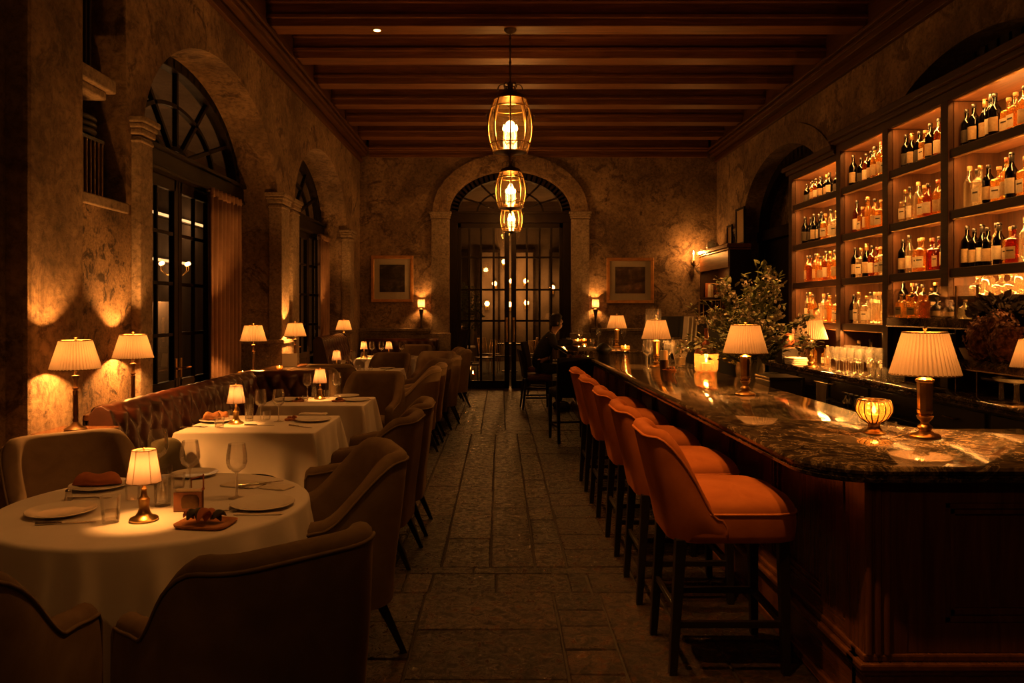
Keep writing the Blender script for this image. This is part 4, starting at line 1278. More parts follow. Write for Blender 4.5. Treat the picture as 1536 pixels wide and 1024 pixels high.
urn_lamp(-1.59, 'black urn lamp on the back wall ledge left of the doorway')
urn_lamp(1.93, 'black urn lamp on the back wall ledge right of the doorway')
t = thing('wall_sconce', 'candle sconce glowing on the back wall beside the wooden hutch', 'sconce', (3.93, YB, 2.55))
b = MB(); b.lathe([(0, 0), (.05, 0), (.045, .015), (.015, .03), (0, .03)], 16)
b.v = [(v[0], -v[2], v[1]) for v in b.v]; b.build('backplate', M['bronze'], t, 40)
b = MB(); b.tube([(0, -.02, 0), (0, -.08, -.045), (-.03, -.14, -.03), (-.03, -.15, .05)], .008, 8); b.tube([(0, -.02, 0), (.05, -.07, -.06), (.09, -.11, -.02), (.09, -.12, .03)], .007, 8); b.build('arm', M['bronze'], t, 60)
b = MB(); b.lathe([(0, .05), (.03, .055), (.028, .065), (.012, .07), (.012, .16), (0, .16)], 14, (-.03, -.15, 0)); b.build('candle', M['wax'], t, 40)
b = MB(); b.lathe([(0, .16), (.014, .185), (.011, .215), (0, .255)], 10, (-.03, -.15, 0)); b.build('flame', M['bulb'], t, 180)
plight('flame_light', (-.03, -.22, .2), 16, .03, LIGHT, t)


# ================================================================== hanging lanterns
def pendant(label, y, zc, s, x):
    t = thing('hanging_lantern', label, 'pendant light', (x, y, zc), 0, 'iron cage lanterns hanging down the middle of the room')
    rad = lambda v: s * (.155 + .105 * math.sin(PI * (.12 + .80 * v)) ** .9)          # barrel profile, v from bottom to top
    hz = s * .62
    zz = lambda v: -hz / 2 + hz * v
    for k in range(8):
        a = PI / 4 * k; b = MB()
        b.tube([(rad(v / 12) * math.cos(a), rad(v / 12) * math.sin(a), zz(v / 12)) for v in range(13)], .0095 * s, 6)
        b.build('cage_rib', M['brass'], t, 180)
        b = MB(); pts = []
        for q in range(15):                       # scroll beside each rib
            f = q / 14; w = 3.6 * PI * f; rr = s * .045 * (1 - .8 * f)
            pts.append(((rad(.62) + s * .012 + rr * math.cos(w) * .5) * math.cos(a), (rad(.62) + s * .012 + rr * math.cos(w) * .5) * math.sin(a), zz(.66) + rr * math.sin(w) * 1.4))
        b.tube(pts, .005 * s, 5); b.build('scroll', M['iron'], t, 180)
    for v in (0, .16, .84, 1):
        b = MB(); ring(b, rad(v) + .002, zz(v), .008 * s, 40); b.build('cage_ring', M['brass'], t, 180)
    b = MB(); b.lathe([(0, zz(0) + .004)] + [(rad(k / 10) - .008 * s, zz(k / 10)) for k in range(11)], 32); b.build('glass_globe', M['lantern_glass'], t, 180)
    b = MB(); b.lathe([(rad(1), zz(1)), (rad(1) * .9, zz(1) + .05 * s), (s * .05, zz(1) + .10 * s), (s * .025, zz(1) + .16 * s), (s * .035, zz(1) + .19 * s), (s * .012, zz(1) + .22 * s), (0, zz(1) + .22 * s)], 24); b.build('crown_cap', M['bronze'], t, 50)
    for k in range(6):
        a = PI / 3 * k; b = MB(); pts = []
        for q in range(18):
            f = q / 17; w = -.4 + 5.0 * f; rr = s * .062 * (1 - .55 * f)
            pts.append(((s * .085 + rr * math.cos(w)) * math.cos(a), (s * .085 + rr * math.cos(w)) * math.sin(a), zz(1) + s * .135 + rr * math.sin(w)))
        b.tube(pts, .006 * s, 6); b.build('crown_scroll', M['iron'], t, 180)
    b = MB(); b.lathe([(0, zz(0) - .10 * s), (.014 * s, zz(0) - .085 * s), (.012 * s, zz(0) - .06 * s), (.03 * s, zz(0) - .03 * s), (s * .10, zz(0) - .004), (rad(0), zz(0))], 20); b.build('finial', M['bronze'], t, 50)
    top = BZ - zc
    b = MB(); b.tube([(0, 0, zz(1) + .2 * s), (0, 0, top)], .009, 8)
    q = zz(1) + .30 * s
    while q < top - .05:
        b.ball((0, 0, q), .017, 8, 6, (1, 1, 1.5)); q += .14
    b.build('chain', M['iron'], t, 60)
    b = MB(); b.lathe([(0, top - .055), (.03, top - .05), (.07, top - .02), (.075, top), (0, top)], 20); b.build('canopy', M['iron'], t, 40)
    b = MB(); b.tube([(0, 0, zz(0)), (0, 0, zz(.22))], .010 * s, 8)
    for k in range(3):
        a = 2 * PI * k / 3 + .5; c, d = math.cos(a), math.sin(a)
        b.tube([(0, 0, zz(.2)), (.05 * s * c, .05 * s * d, zz(.17)), (.085 * s * c, .085 * s * d, zz(.26)), (.085 * s * c, .085 * s * d, zz(.42))], .008 * s, 6)
    b.build('candle_arms', M['brass'], t, 60)
    for k in range(3):
        a = 2 * PI * k / 3 + .5
        b = MB(); b.lathe([(0, 0), (.016 * s, .025 * s), (.013 * s, .05 * s), (0, .085 * s)], 12, (.085 * s * math.cos(a), .085 * s * math.sin(a), zz(.42))); b.build('bulb', M['bulb'], t, 180)
    b = MB(); b.ball((0, 0, zz(.50)), .058 * s, 16, 10, (1, 1, 1.15)); b.build('globe_bulb', M['bulb'], t, 180)
    plight('lantern_light', (0, 0, zz(.50)), PEND_W if y > 0 else 42, .075, (1, .38, .075), t)
    return t


PEND_W = 50
pendant('large iron cage lantern hanging nearest the camera', 9.02, 3.76, 1.0, .12)
pendant('iron cage lantern hanging second, before the doorway arch', 12.3, 3.52, .93, .17)
pendant('smallest looking iron cage lantern, farthest, in front of the glazed door', 14.75, 3.36, .82, .22)

# recessed beam spots: the first is seen, the others are added fill lights
def downlight(x, k, label, w, seen=True, tgt=None, ang=70):
    yf = 1150 * (BZ - H) * (.00392 - .0003 * k) - .135
    t = thing('ceiling_spot', label, 'downlight', (x, yf, BZ), 0, 'recessed spots in the beams')
    b = MB(); b.lathe([(.04, -.001), (.052, -.006), (.058, 0)], 24); b.build('trim_ring', M['bronze'], t, 40)
    b = MB(); b.lathe([(0, -.0015), (.04, -.0015)], 20); b.build('lens', M['farbulb'], t)
    slight('spot_beam', (0, 0, -.03), tgt or (0, 0, -4), w, ang, .04, LIGHT, .8, t)


downlight(-1.45, 5, 'small recessed ceiling spot lit in the nearest wide beam, left of the lantern', 45)

for k, x, w in ((7, -1.45, 18), (9, -1.45, 10), (11, -1.2, 10), (7, -.35, 120), (8, -.35, 90), (9, -.35, 150), (10, -.3, 110)):  # added out of view to brighten tables, stools and bar face
    downlight(x, k, ['first', 'second', 'third', 'fourth', 'fifth', 'sixth', 'seventh'][[7, 8, 9, 10, 11].index(k)] + ' unseen beam spot added as fill light over the ' + ('dining tables' if x < -1 else 'aisle'), w, tgt=None if x < -1 else (1.75, 0, -4.2), ang=70 if x < -1 else 46)

t = pendant('unseen iron cage lantern added behind the camera as fill light', -1.0, 3.3, 1.0, -.6)  # added lantern, never in view, lifts the foreground cloth, chairs and stools
downlight(2.2, 7, 'unseen beam spot added to brighten the flower vase', 260, tgt=(.1, .3, -4), ang=26)  # extra spot put in so the bouquet gets more light

for k, x, w, nm in ((10, .55, 75, 'near'), (8, .55, 45, 'middle'), (7, .75, 45, 'far')):  # extra spots out of view, there to light the dining chairs
    downlight(x, k, nm + ' unseen beam spot added as fill for the dining chairs', w, tgt=(-2.0, 0, -4.2), ang=48)
downlight(.3, 11, 'nearest unseen beam spot, added to brighten the floor at the first bar stool', 130, tgt=(.85, 1.15, -4.9), ang=40)  # extra spot that lifts the dark floor under the first stool
# ================================================================== the bar
BXF, BXS = 1.40, 1.17               # face of the body, edge of the stone
def stone_top(name, label, outline, z0, z1, loc=(0, 0, 0)):
    """slab with a rolled edge: outline is a ccw polygon"""
    t = thing(name, label, 'counter top', loc)
    n = len(outline); pts = [Vector((p[0], p[1])) for p in outline]
    nor = []
    for i in range(n):
        d = (pts[(i + 1) % n] - pts[i - 1]).normalized(); nor.append(Vector((d.y, -d.x)))
    h = z1 - z0; rings = []
    for off, z in ((-.012, z0), (.0, z0 + .006), (.004, z0 + h * .30), (-.006, z0 + h * .36), (-.006, z0 + h * .44), (.006, z0 + h * .55), (.008, z0 + h * .75), (.002, z1 - h * .08), (-.010, z1), ):
        rings.append([(p.x + q.x * off, p.y + q.y * off, z) for p, q in zip(pts, nor)])
    b = MB(); b.loft(rings); b.build('slab', M['marble'], t, 35)
    return t


def arc(cx, cy, r, a0, a1, n=12):
    return [(cx + r * math.cos(a0 + (a1 - a0) * k / n), cy + r * math.sin(a0 + (a1 - a0) * k / n)) for k in range(n + 1)]


def dens(poly, step=.12):
    out = []
    for a, b in zip(poly, poly[1:] + poly[:1]):
        d = math.dist(a, b); k = max(1, int(d / step))
        for q in range(k): out.append((a[0] + (b[0] - a[0]) * q / k, a[1] + (b[1] - a[1]) * q / k))
    return out


NY, IY, IX, FY = 2.84, 3.76, 2.03, 10.30
out = arc(BXS + .26, NY + .26, .26, PI, PI * 1.5) + [(4.3, NY), (4.3, IY)] + [(IX + .15, IY)] + arc(IX + .14, IY + .14, .14, PI * 1.5, PI, 6) + [(IX + .06, FY), (BXS - .10, FY), (BXS - .08, 8.5)]
stone_top('marble_counter', 'polished brown marble top of the bar where the rust stools stand', dens(out), .955, BAR_Z)
out = [(.92, 10.42), (1.95, 10.42), (1.95, 13.5), (.90, 13.5)]
stone_top('marble_counter', 'marble top of the far bar section where the person sits', dens(out), .985, 1.045)

t = thing('bar_counter', 'mahogany panelled bar body below the marble top', 'bar counter', (0, 0, 0))
b = MB(); b.box(BXF + .05, 1.98, NY + .16, FY - .06, .05, .955); b.box(1.9, 4.28, NY + .16, IY - .06, .05, .955); b.build('body', M['barwood'], t)
# aisle face: stiles, rails, mouldings; panels every .82 m
p0, p1 = 3.24, FY - .08; npan = 9; step = (p1 - p0) / npan
zb, zt_ = .30, .90
rl = MB(); rl.box(BXF, BXF + .06, NY + .14, FY - .06, zt_, .955); rl.box(BXF, BXF + .06, NY + .14, FY - .06, .27, .345); rl.build('rails', M['barwood_x'], t, bev=.004)
for k in range(npan + 1):
    y = p0 + step * k; s = MB()
    w = .055 if k else .11
    s.box(BXF, BXF + .06, y - w, y + w, .34, .905); s.build('stile', M['barwood'], t, bev=.004)
for k in range(npan):
    y0, y1 = p0 + step * k + (.055 if k else .11), p0 + step * (k + 1) - .055
    s = MB(); s.box(BXF + .035, BXF + .055, y0, y1, .345, .90); s.build('panel', M['barwood'], t)
    m_ = MB()
    for e, x in ((0, .006), (.022, .018)):
        for a0, a1, c0, c1 in ((y0 + e, y1 - e, .345 + e, .367 + e), (y0 + e, y1 - e, .878 - e, .90 - e)):
            m_.box(BXF + x, BXF + .05, a0, a1, c0, c1)
        for a0, a1 in ((y0 + e, y0 + e + .022), (y1 - e - .022, y1 - e)): m_.box(BXF + x, BXF + .05, a0, a1, .345 + e, .90 - e)
    m_.build('panel_moulding', M['barwood_x'], t, bev=.004)
s = MB()
for x, z0, z1 in ((-.012, .255, .285), (-.03, .225, .255), (-.02, .205, .225), (-.008, .03, .205), (-.030, 0, .05)):
    s.box(BXF + x, BXF + .06, NY + .16 + x, FY - .05, z0, z1)
    s.box(BXF + x, 4.28, NY + .10 + x, NY + .2, z0, z1)
s.build('plinth_moulding', M['barwood_x'], t, bev=.008)
s = MB()
for x in (.0, .035, .07): s.lathe([(.014, .285), (.014, .95)], 14, (BXF + .012 + x, NY + .10 - .004, 0))
s.box(BXF - .004, BXF + .16, NY + .096, NY + .26, .285, .955); s.build('corner_pilaster', M['barwood'], t, 50)
# near end face
y = NY + .10
s = MB(); s.box(BXF + .14, 4.28, y, y + .06, .86, .955); s.box(BXF + .14, 4.28, y, y + .06, .285, .40); s.build('end_rails', M['beam'] if False else M['barwood'], t, bev=.004)
for x in (BXF + .14, 2.62, 3.78):
    s = MB(); s.box(x, x + .17, y, y + .06, .395, .865); s.build('end_stile', M['barwood'], t, bev=.004)
for x0, x1 in ((BXF + .31, 2.62), (2.79, 3.78)):
    s = MB(); s.box(x0, x1, y + .035, y + .055, .40, .86); s.build('end_panel', M['barwood'], t)
    s = MB()
    for e, q in ((0, .006), (.024, .018)):
        s.box(x0 + e, x1 - e, y + q, y + .05, .40 + e, .424 + e); s.box(x0 + e, x1 - e, y + q, y + .05, .836 - e, .86 - e)
        s.box(x0 + e, x0 + e + .024, y + q, y + .05, .4 + e, .86 - e); s.box(x1 - e - .024, x1 - e, y + q, y + .05, .4 + e, .86 - e)
    s.build('end_moulding', M['barwood'], t, bev=.004)

t = thing('service_bar', 'dark panelled body of the far bar section beside the seated person', 'bar counter', (0, 0, 0))
b = MB(); b.box(1.17, 1.93, 10.46, 13.45, .0, .985); b.build('body', M['barwood'], t)
for k in range(4):
    y0 = 10.48 + k * .74; s = MB(); s.box(1.15, 1.175, y0, y0 + .06, .1, .985); s.box(1.15, 1.175, y0 + .06, y0 + .74, .86, .985); s.box(1.15, 1.175, y0 + .06, y0 + .74, .0, .2); s.build('panel_frame', M['barwood'], t, bev=.004)
s = MB(); s.box(1.02, 1.17, 10.42, 10.50, .86, .985); s.box(1.10, 1.17, 10.42, 10.50, .0, .985); s.build('end_post', M['barwood'], t, bev=.006)

# work station behind the long bar
t = thing('work_station', 'dark low work counter behind the bar, under its marble edge', 'counter', (0, 0, 0))
b = MB(); b.box(2.06, 2.46, 4.6, 10.2, 0, .80); b.build('body', M['black'], t); b = MB(); b.box(2.055, 2.50, 4.6, 10.2, .80, .83); b.build('top', M['bronze'], t, bev=.004)

# ------------------------------------------------------------------ back bar
CX = 3.60; CZ = .92
out = [(CX, 3.80), (4.38, 3.80), (4.38, 10.55), (CX + .03, 10.55)]
stone_top('marble_counter', 'rough edged brown marble top of the back counter under the bottle shelves', dens(out), .845, CZ)
t = thing('back_bar_cabinet', 'black cabinets below the marble back counter', 'cabinet', (0, 0, 0))
b = MB(); b.box(CX + .08, 4.38, 3.84, 10.5, .0, .845); b.build('body', M['black'], t)
for k in range(7):
    y0 = 3.95 + k * .92
    d = MB(); d.box(CX + .06, CX + .085, y0, y0 + .84, .10, .60); dr = d.build('door', M['blackwood'], t, bev=.005)
    h = MB(); h.tube([(CX + .06, y0 + .70, .42), (CX + .025, y0 + .70, .42), (CX + .025, y0 + .70, .54), (CX + .06, y0 + .70, .54)], .008, 8); h.build('handle', M['bronze'], dr, 60)
    d = MB(); d.box(CX + .06, CX + .085, y0, y0 + .84, .63, .82); dr = d.build('drawer', M['blackwood'], t, bev=.005)
    h = MB(); h.tube([(CX + .06, y0 + .34, .73), (CX + .03, y0 + .34, .73), (CX + .03, y0 + .50, .73), (CX + .06, y0 + .50, .73)], .008, 8); h.build('handle', M['bronze'], dr, 60)

# bottle shelving: four bays between uprights
SXF, SXB = 3.90, 4.34
UP = [10.24, 8.79, 7.72, 6.69, 5.58]         # upright centres, far to near
ROWS = [2.99, 2.46, 1.96, 1.45]              # shelf tops
TOPZ = [3.33, 3.41, 3.41, 3.41]
t = thing('bottle_shelving', 'tall dark wooden back bar shelving full of lit bottles', 'shelving', (0, 0, 0))
for k, y in enumerate(UP):
    b = MB(); w = .045; top = 3.42 if k else 3.34
    b.box(SXF, SXB, y - w, y + w, CZ, top); b.box(SXF - .025, SXF + .02, y - w - .012, y + w + .012, CZ, top)
    b.build('upright', M['shelfedge'], t, bev=.005)
    for s in ((-1, 1) if 0 < k < 4 else ((-1,) if k == 0 else (1,))):
        b = MB(); b.box(SXF + .03, SXB, min(y + s * w, y + s * (w + .012)), max(y + s * w, y + s * (w + .012)), CZ, top - .02); b.build('side_lining', M['shelfback'], t)
for k in range(4):
    y0, y1 = UP[k + 1] + .057, UP[k] - .057
    b = MB(); b.box(SXB - .03, SXB, y0, y1, CZ, TOPZ[k]); b.build('back_panel', M['shelfback'], t)
    rows = ROWS[:3] + ([1.45] if k == 0 else [1.45] if k == 1 else [1.53] if k == 2 else [1.72])
    for z in rows:
        b = MB(); b.box(SXF + .03, SXB - .03, y0, y1, z - .03, z); b.build('shelf_board', M['shelfwood'], t)
        b = MB(); b.box(SXF - .01, SXF + .03, y0, y1, z - .075, z); b.build('shelf_lip', M['shelfedge'], t, bev=.005)
    b = MB(); b.box(SXF + .02, SXB - .03, y0, y1, TOPZ[k], TOPZ[k] + .03); b.build('soffit_board', M['shelfwood'], t)
b = MB()
for d, z0, z1 in ((.02, 3.41, 3.50), (.05, 3.50, 3.55), (.09, 3.55, 3.62)):
    b.box(SXF - d, SXF + .03 if z0 < 3.45 else SXB, UP[4] - .06 - d, UP[1] + .05 + d, z0, z1)
b.build('cornice', M['shelfedge'], t, bev=.008)
b = MB()
for d, z0, z1 in ((.02, 3.33, 3.40), (.05, 3.40, 3.45), (.09, 3.45, 3.51)):
    b.box(SXF - d, SXF + .03 if z0 < 3.36 else SXB, UP[1] + .06, UP[0] + .05 + d, z0, z1)
b.build('cornice', M['shelfedge'], t, bev=.008)
b = MB(); b.box(SXF, SXF + .04, UP[0] + .045, UP[0] + .12, CZ, 3.34); b.build('scribe_strip', M['shelfedge'], t)
# light strips under every board
SHELF_W = 8
for k in range(4):
    y0, y1 = UP[k + 1] + .07, UP[k] - .07; L = y1 - y0
    rows = [TOPZ[k]] + [z - .03 for z in ROWS[:3]] + ([1.42] if k < 2 else [])
    for j, z in enumerate(rows):
        b = MB(); zl = z if j == 0 else z - .046; b.box(SXF - .004, SXF + .022, y0 + .02, y1 - .02, zl - .008, zl); b.build('light_strip', M['brass'], t)
        alight('strip_light', (SXF + .010, (y0 + y1) / 2, zl - .014), (0, math.radians(-38 if j < 4 else 38), 0), SHELF_W * L * (.7 if j < 4 else 2.2), .02, L - .06, (1, .38, .07), t)
    for z in [r_ for r_ in ROWS[:3]] + ([1.45] if k < 2 else [1.53] if k == 2 else [1.72]):
        b = MB(); b.box(SXB - .055, SXB - .035, y0 + .02, y1 - .02, z, z + .010); b.build('light_strip', M['brass'], t)
        alight('strip_light', (SXB - .06, (y0 + y1) / 2, z + .016), (0, math.radians(180 - 24), 0), SHELF_W * L * .8, .02, L - .06, (1, .36, .065), t)

# ------------------------------------------------------------------ bottles
def bottle(kind, glass, lab, cap, h=.30, r=.037):
    t = thing('bottle', 'bottle', 'bottle')
    b = MB(); sq = kind in ('square', 'flask')
    nk = .0135
    if kind == 'round':   pr = [(0, .004), (r * .7, .0), (r, .008), (r, h * .60), (r * .95, h * .65), (r * .6, h * .73), (nk, h * .79), (nk, h * .93), (nk + .002, h * .935), (nk + .002, h * .95), (nk, h * .95)]
    elif kind == 'wine':  pr = [(0, .012), (r * .6, .0), (r, .006), (r, h * .56), (r * .92, h * .62), (r * .5, h * .72), (nk, h * .78), (nk, h * .94), (nk + .003, h * .945), (nk + .003, h * .965), (nk, h * .965)]
    elif kind == 'slim':  pr = [(0, .004), (r * .78, .0), (r * .8, .008), (r * .86, h * .60), (r * .7, h * .70), (nk, h * .76), (nk, h * .93), (nk + .002, h * .94), (nk, h * .95)]
    elif kind == 'squat': pr = [(0, .004), (r * 1.1, .0), (r * 1.25, .012), (r * 1.3, h * .40), (r * 1.15, h * .56), (r * .6, h * .66), (nk, h * .72), (nk, h * .88), (nk + .004, h * .89), (nk, h * .92)]
    else:                 pr = [(0, .004), (r * .9, .0), (r * 1.0, .006), (r * 1.0, h * .62), (r * .9, h * .66), (r * .45, h * .70), (nk, h * .73), (nk, h * .90), (nk + .003, h * .905), (nk, h * .93)]
    if sq:
        e = 6; wx, wy = (.92, 1.02) if kind == 'square' else (.62, 1.25)
        def rm(a, z, i):
            c, s = abs(math.cos(a)), abs(math.sin(a)); return (c ** e + s ** e) ** (-1 / e) if z < h * .69 else 1
        b.lathe(pr, 28, (0, 0, 0), wx, wy, rm)
        fx = r * wx + .0015; hw = r * wy * .80
    else:
        b.lathe(pr, 22); fx = None
    b.build('glass_body', M[glass], t, 50)
    if glass in ('b_amber', 'b_honey', 'b_red'):
        pass
    if lab:
        z0, z1 = (h * .13, h * .45) if kind != 'squat' else (h * .12, h * .36)
        l = MB()
        if sq: l.box(-fx - .0008, -fx, -hw, hw, z0, z1)
        else:
            rr = {'slim': r * .83, 'squat': r * 1.31}.get(kind, r) + .0014
            ring_ = lambda q, z: [(q * math.cos(PI + a), q * math.sin(PI + a), z) for a in [(-1.15 + 2.3 * k / 12) for k in range(13)]]
            o_, i_ = ring_(rr + .0008, 0), ring_(rr, 0)
            loop = o_ + i_[::-1]
            l.loft([[(x, y, z) for x, y, _ in loop] for z in (z0, z1)])
        lb = l.build('paper_label', M[lab], t, 40)
        l = MB(); q = (fx + .0008) if sq else ({'slim': r * .83, 'squat': r * 1.31}.get(kind, r) + .0022)
        bw = hw * .7 if sq else q * .55
        xx = -q if sq else -math.sqrt(max(0, q * q - bw * bw)) - .0006
        if sq: l.box(xx - .0006, xx, -bw, bw, z0 + (z1 - z0) * .62, z0 + (z1 - z0) * .74); l.build('label_band', M['paper_dark' if lab != 'paper_dark' else 'paper_tan'], lb)
    c = MB(); top = {'round': .95, 'wine': .965, 'slim': .95, 'squat': .92}.get(kind, .93) * h
    c0 = h * (.80 if cap in ('cap', 'cap_red', 'cap_gold') and kind in ('wine',) else .90)
    c.lathe([(nk + .001, c0), (nk + .0025, c0 + .002), (nk + .0025, h - .002), (nk + .001, h), (0, h)], 14); c.build('cap', M[cap], t, 40)
    return Proto(t)


BP = {}
LOOK = {'b_dark': 'dark', 'b_amber': 'amber', 'b_honey': 'honey-coloured', 'b_clear': 'clear', 'b_red': 'reddish', 'b_green': 'dark green'}
SHAPE = {'round': 'round-shouldered', 'wine': 'wine-shaped', 'slim': 'slim', 'squat': 'squat', 'square': 'square', 'flask': 'flask-shaped'}
ORD = ['first', 'second', 'third', 'fourth', 'fifth', 'sixth', 'seventh', 'eighth', 'ninth', 'tenth', 'eleventh', 'twelfth']
SP = {  # code: kind, glass, label, cap, height, radius
    'd': ('round', 'b_dark', 'paper_dark', 'cap', .29, .038), 'D': ('round', 'b_dark', 'paper_tan', 'cap', .30, .038), 'W': ('wine', 'b_dark', 'paper', 'cap', .31, .037),
    'w': ('wine', 'b_green', 'paper_tan', 'cap_gold', .31, .037), 'a': ('round', 'b_amber', 'paper', 'cap', .30, .038), 'A': ('square', 'b_amber', None, 'cap', .28, .040),
    'h': ('round', 'b_honey', 'paper_tan', 'cap', .29, .038), 'H': ('square', 'b_honey', 'paper', 'cork', .27, .042), 'c': ('round', 'b_clear', None, 'cork', .30, .039),
    'C': ('square', 'b_clear', 'paper', 'cap_gold', .28, .042), 's': ('slim', 'b_clear', 'paper', 'cap', .31, .037), 'S': ('slim', 'b_honey', None, 'cap_gold', .31, .037),
    'q': ('squat', 'b_clear', None, 'cork', .22, .042), 'Q': ('squat', 'b_dark', 'paper_tan', 'cap', .22, .042), 'r': ('square', 'b_red', 'paper_tan', 'cap', .26, .042),
    'R': ('flask', 'b_red', None, 'cap_red', .25, .042), 'f': ('flask', 'b_honey', 'paper', 'cap', .26, .042), 'F': ('flask', 'b_dark', 'paper', 'cap_gold', .26, .042),
    'k': ('round', 'b_honey', 'paper_tan', 'cap_red', .31, .038)}
# bays far to near, rows top to bottom; each string runs from the far end to the near end of the shelf
FILL = [
    ['ddhaDwWdhd', 'ddDWdHsCch', 'hAhShaShcC', 'sShqchSCHc'],
    ['DdaDhkHa', 'aHaShHcC', 'DCwaRHCc', 'dCCsccCs'],
    ['dwdHDakW', 'CscHakhW', 'DsHHRrWk', 'DHahQFqC'],
    ['dDwWDHHhWd', 'csCDHkWHWa', 'DDWDsWHrcHa', 'qcqqcq'],
]
BAYN = ['farthest bay', 'second bay from the far end', 'third bay from the far end', 'nearest bay']
BAYS = ['farthest bay', 'second bay', 'third bay', 'nearest bay']
ROWN = ['top shelf', 'second shelf', 'third shelf', 'lowest bottle shelf']
rb = random.Random(21)
for code in SP: BP[code] = None


def getb(code):
    if BP[code] is None: BP[code] = bottle(*SP[code])
    return BP[code]


nlab = set()
for bay in range(4):
    for row in range(4):
        s = FILL[bay][row]; y1, y0 = UP[bay] - .06, UP[bay + 1] + .075
        if bay == 0: y1 -= .06
        if bay == 3 and row == 3: y1 -= .12
        z = ROWS[row] if row < 3 else [1.45, 1.45, 1.53, 1.72][bay]
        n = len(s); gap = (y1 - y0) / n
        for i, code in enumerate(s):
            kd, gl, lb, cp, hh, r_ = SP[code]
            y = y1 - gap * (i + .5) + rb.uniform(-.008, .008); x = SXF + .115 + rb.uniform(-.02, .03)
            sc = (1.2, 1.2, rb.uniform(1.06, 1.26)) if bay < 3 or row < 3 else (1, 1, .85)
            if row == 0 and bay == 0: sc = (1.15, 1.15, .9)
            if row == 3 and bay == 3: sc = (1.25, 1.25, .74)
            lab = '%s %s bottle, %s from the far end, %s, %s' % (LOOK[gl], SHAPE[kd], ORD[i], ROWN[row], BAYS[bay])
            o = getb(code).put((x, y, z + .0005), rb.uniform(-.25, .25) + .25, lab, 'bottles on the %s of the %s' % (ROWN[row], BAYN[bay]), sc)

# a second rank of bottles behind on the lower shelves
for bay in range(3):
    for row in range(4):
        y1, y0 = UP[bay] - .12, UP[bay + 1] + .08; n = 5 if bay else 6
        z = ROWS[row] if row < 3 else [1.45, 1.45, 1.53][bay]
        for i in range(n):
            code = rb.choice('cshSHaAC'); kd, gl, lb, cp, hh, r_ = SP[code]
            y = y1 - (y1 - y0) / n * (i + .5) + rb.uniform(-.02, .02)
            getb(code).put((SXF + .33, y, z + .0005), rb.uniform(-.3, .3) + .2, 'rear-rank %s %s bottle, %s from the far end, %s, %s' % (LOOK[gl], SHAPE[kd], ORD[i], ROWN[row], BAYS[bay]), 'bottles in the rear rank of the shelves', (1, 1, rb.uniform(1.0, 1.14)))

# display rack with marble shelves in front of the two nearer bays
t = thing('display_rack', 'marble-shelved display rack with thin metal posts in front of the nearer bays', 'rack', (0, 0, 0))
for z0, z1, y0, y1 in ((1.455, 1.53, 6.02, 7.42), (1.13, 1.205, 4.9, 6.30)):
    b = MB(); b.box(3.74, 3.87, y0, y1, z0, z1); b.build('marble_shelf', M['marble'], t, bev=.004)
    b = MB(); b.box(3.735, 3.872, y0, y1, z0 - .012, z0); b.build('metal_edge', M['silver'], t)
for y in (7.41, 6.30, 6.02, 4.92):
    b = MB(); b.box(3.742, 3.757, y - .0075, y + .0075, CZ, 1.80 if y > 6 else 1.21); b.build('post', M['bronze'], t)
b = MB(); b.box(3.742, 3.745, 6.05, 7.40, 1.535, 1.80); b.build('glass_screen', M['screen_glass'], t)
for i, code in enumerate('HfAQQq'):
    kd, gl, lb, cp, hh, r_ = SP[code]
    getb(code).put((3.81, 7.28 - i * .20, 1.5305), .3, '%s %s bottle, %s along the marble rack shelf behind glass' % (LOOK[gl], SHAPE[kd], ORD[i]), 'bottles on the marble rack', (1, 1, .82 if i < 4 else .7))

# ------------------------------------------------------------------ glassware and tableware prototypes
def wineglass():
    t = thing('wine_glass', 'glass', 'glass')
    b = MB(); b.lathe([(0, .106), (.012, .108), (.034, .125), (.0425, .150), (.041, .18), (.0335, .226), (.0325, .226), (.040, .18), (.0415, .150), (.033, .127), (.011, .110), (0, .109)], 28); b.build('bowl', M['glass'], t, 60)
    b = MB(); b.lathe([(.034, 0), (.034, .002), (.012, .006), (.0042, .014), (.0036, .09), (.006, .104), (.010, .108)], 20); b.build('stem', M['cutglass'], t, 180)
    return Proto(t)


def tumbler(h=.085, r=.035, fill=None, name='tumbler', mat='glass'):
    t = thing(name, 'glass', 'glass')
    b = MB(); b.lathe([(0, 0), (r * .80, 0), (r * .84, .006), (r, h), (r - .0022, h), (r * .80, .012), (0, .012)], 26); b.build('vessel', M[mat], t, 50)
    if fill:
        b = MB(); b.lathe([(0, .0125), (r * .78, .0125), (r * .80 + r * .15 * fill, h * fill), (0, h * fill)], 24); b.build('water', M['cutglass'], t, 50)
    return Proto(t)


def plate(r=.135):
    t = MB(); t.lathe([(0, .004), (r * .55, .004), (r * .60, 0), (r * .64, .003), (r * .98, .016), (r, .018), (r * .985, .021), (r * .66, .009), (r * .6, .007), (0, .008)], 44)
    o = t.build('plate', M['china'], None, 50); return Proto(tag(o, 'plate', 'plate'))


def knife():
    t = thing('table_knife', 'knife', 'knife')
    b = MB(); b.loft([[(x, -w, .0005), (x, w, .0005), (x, w, .0025), (x, -w, .0025)] for x, w in ((-.01, .007), (.04, .009), (.09, .008), (.115, .003))]); b.build('blade', M['silver'], t)
    b = MB(); b.tube([(-.105, 0, .005), (-.06, 0, .005), (-.01, 0, .004)], [.007, .006, .0045], 8); b.build('handle', M['silver'], t, 60)
    return Proto(t)


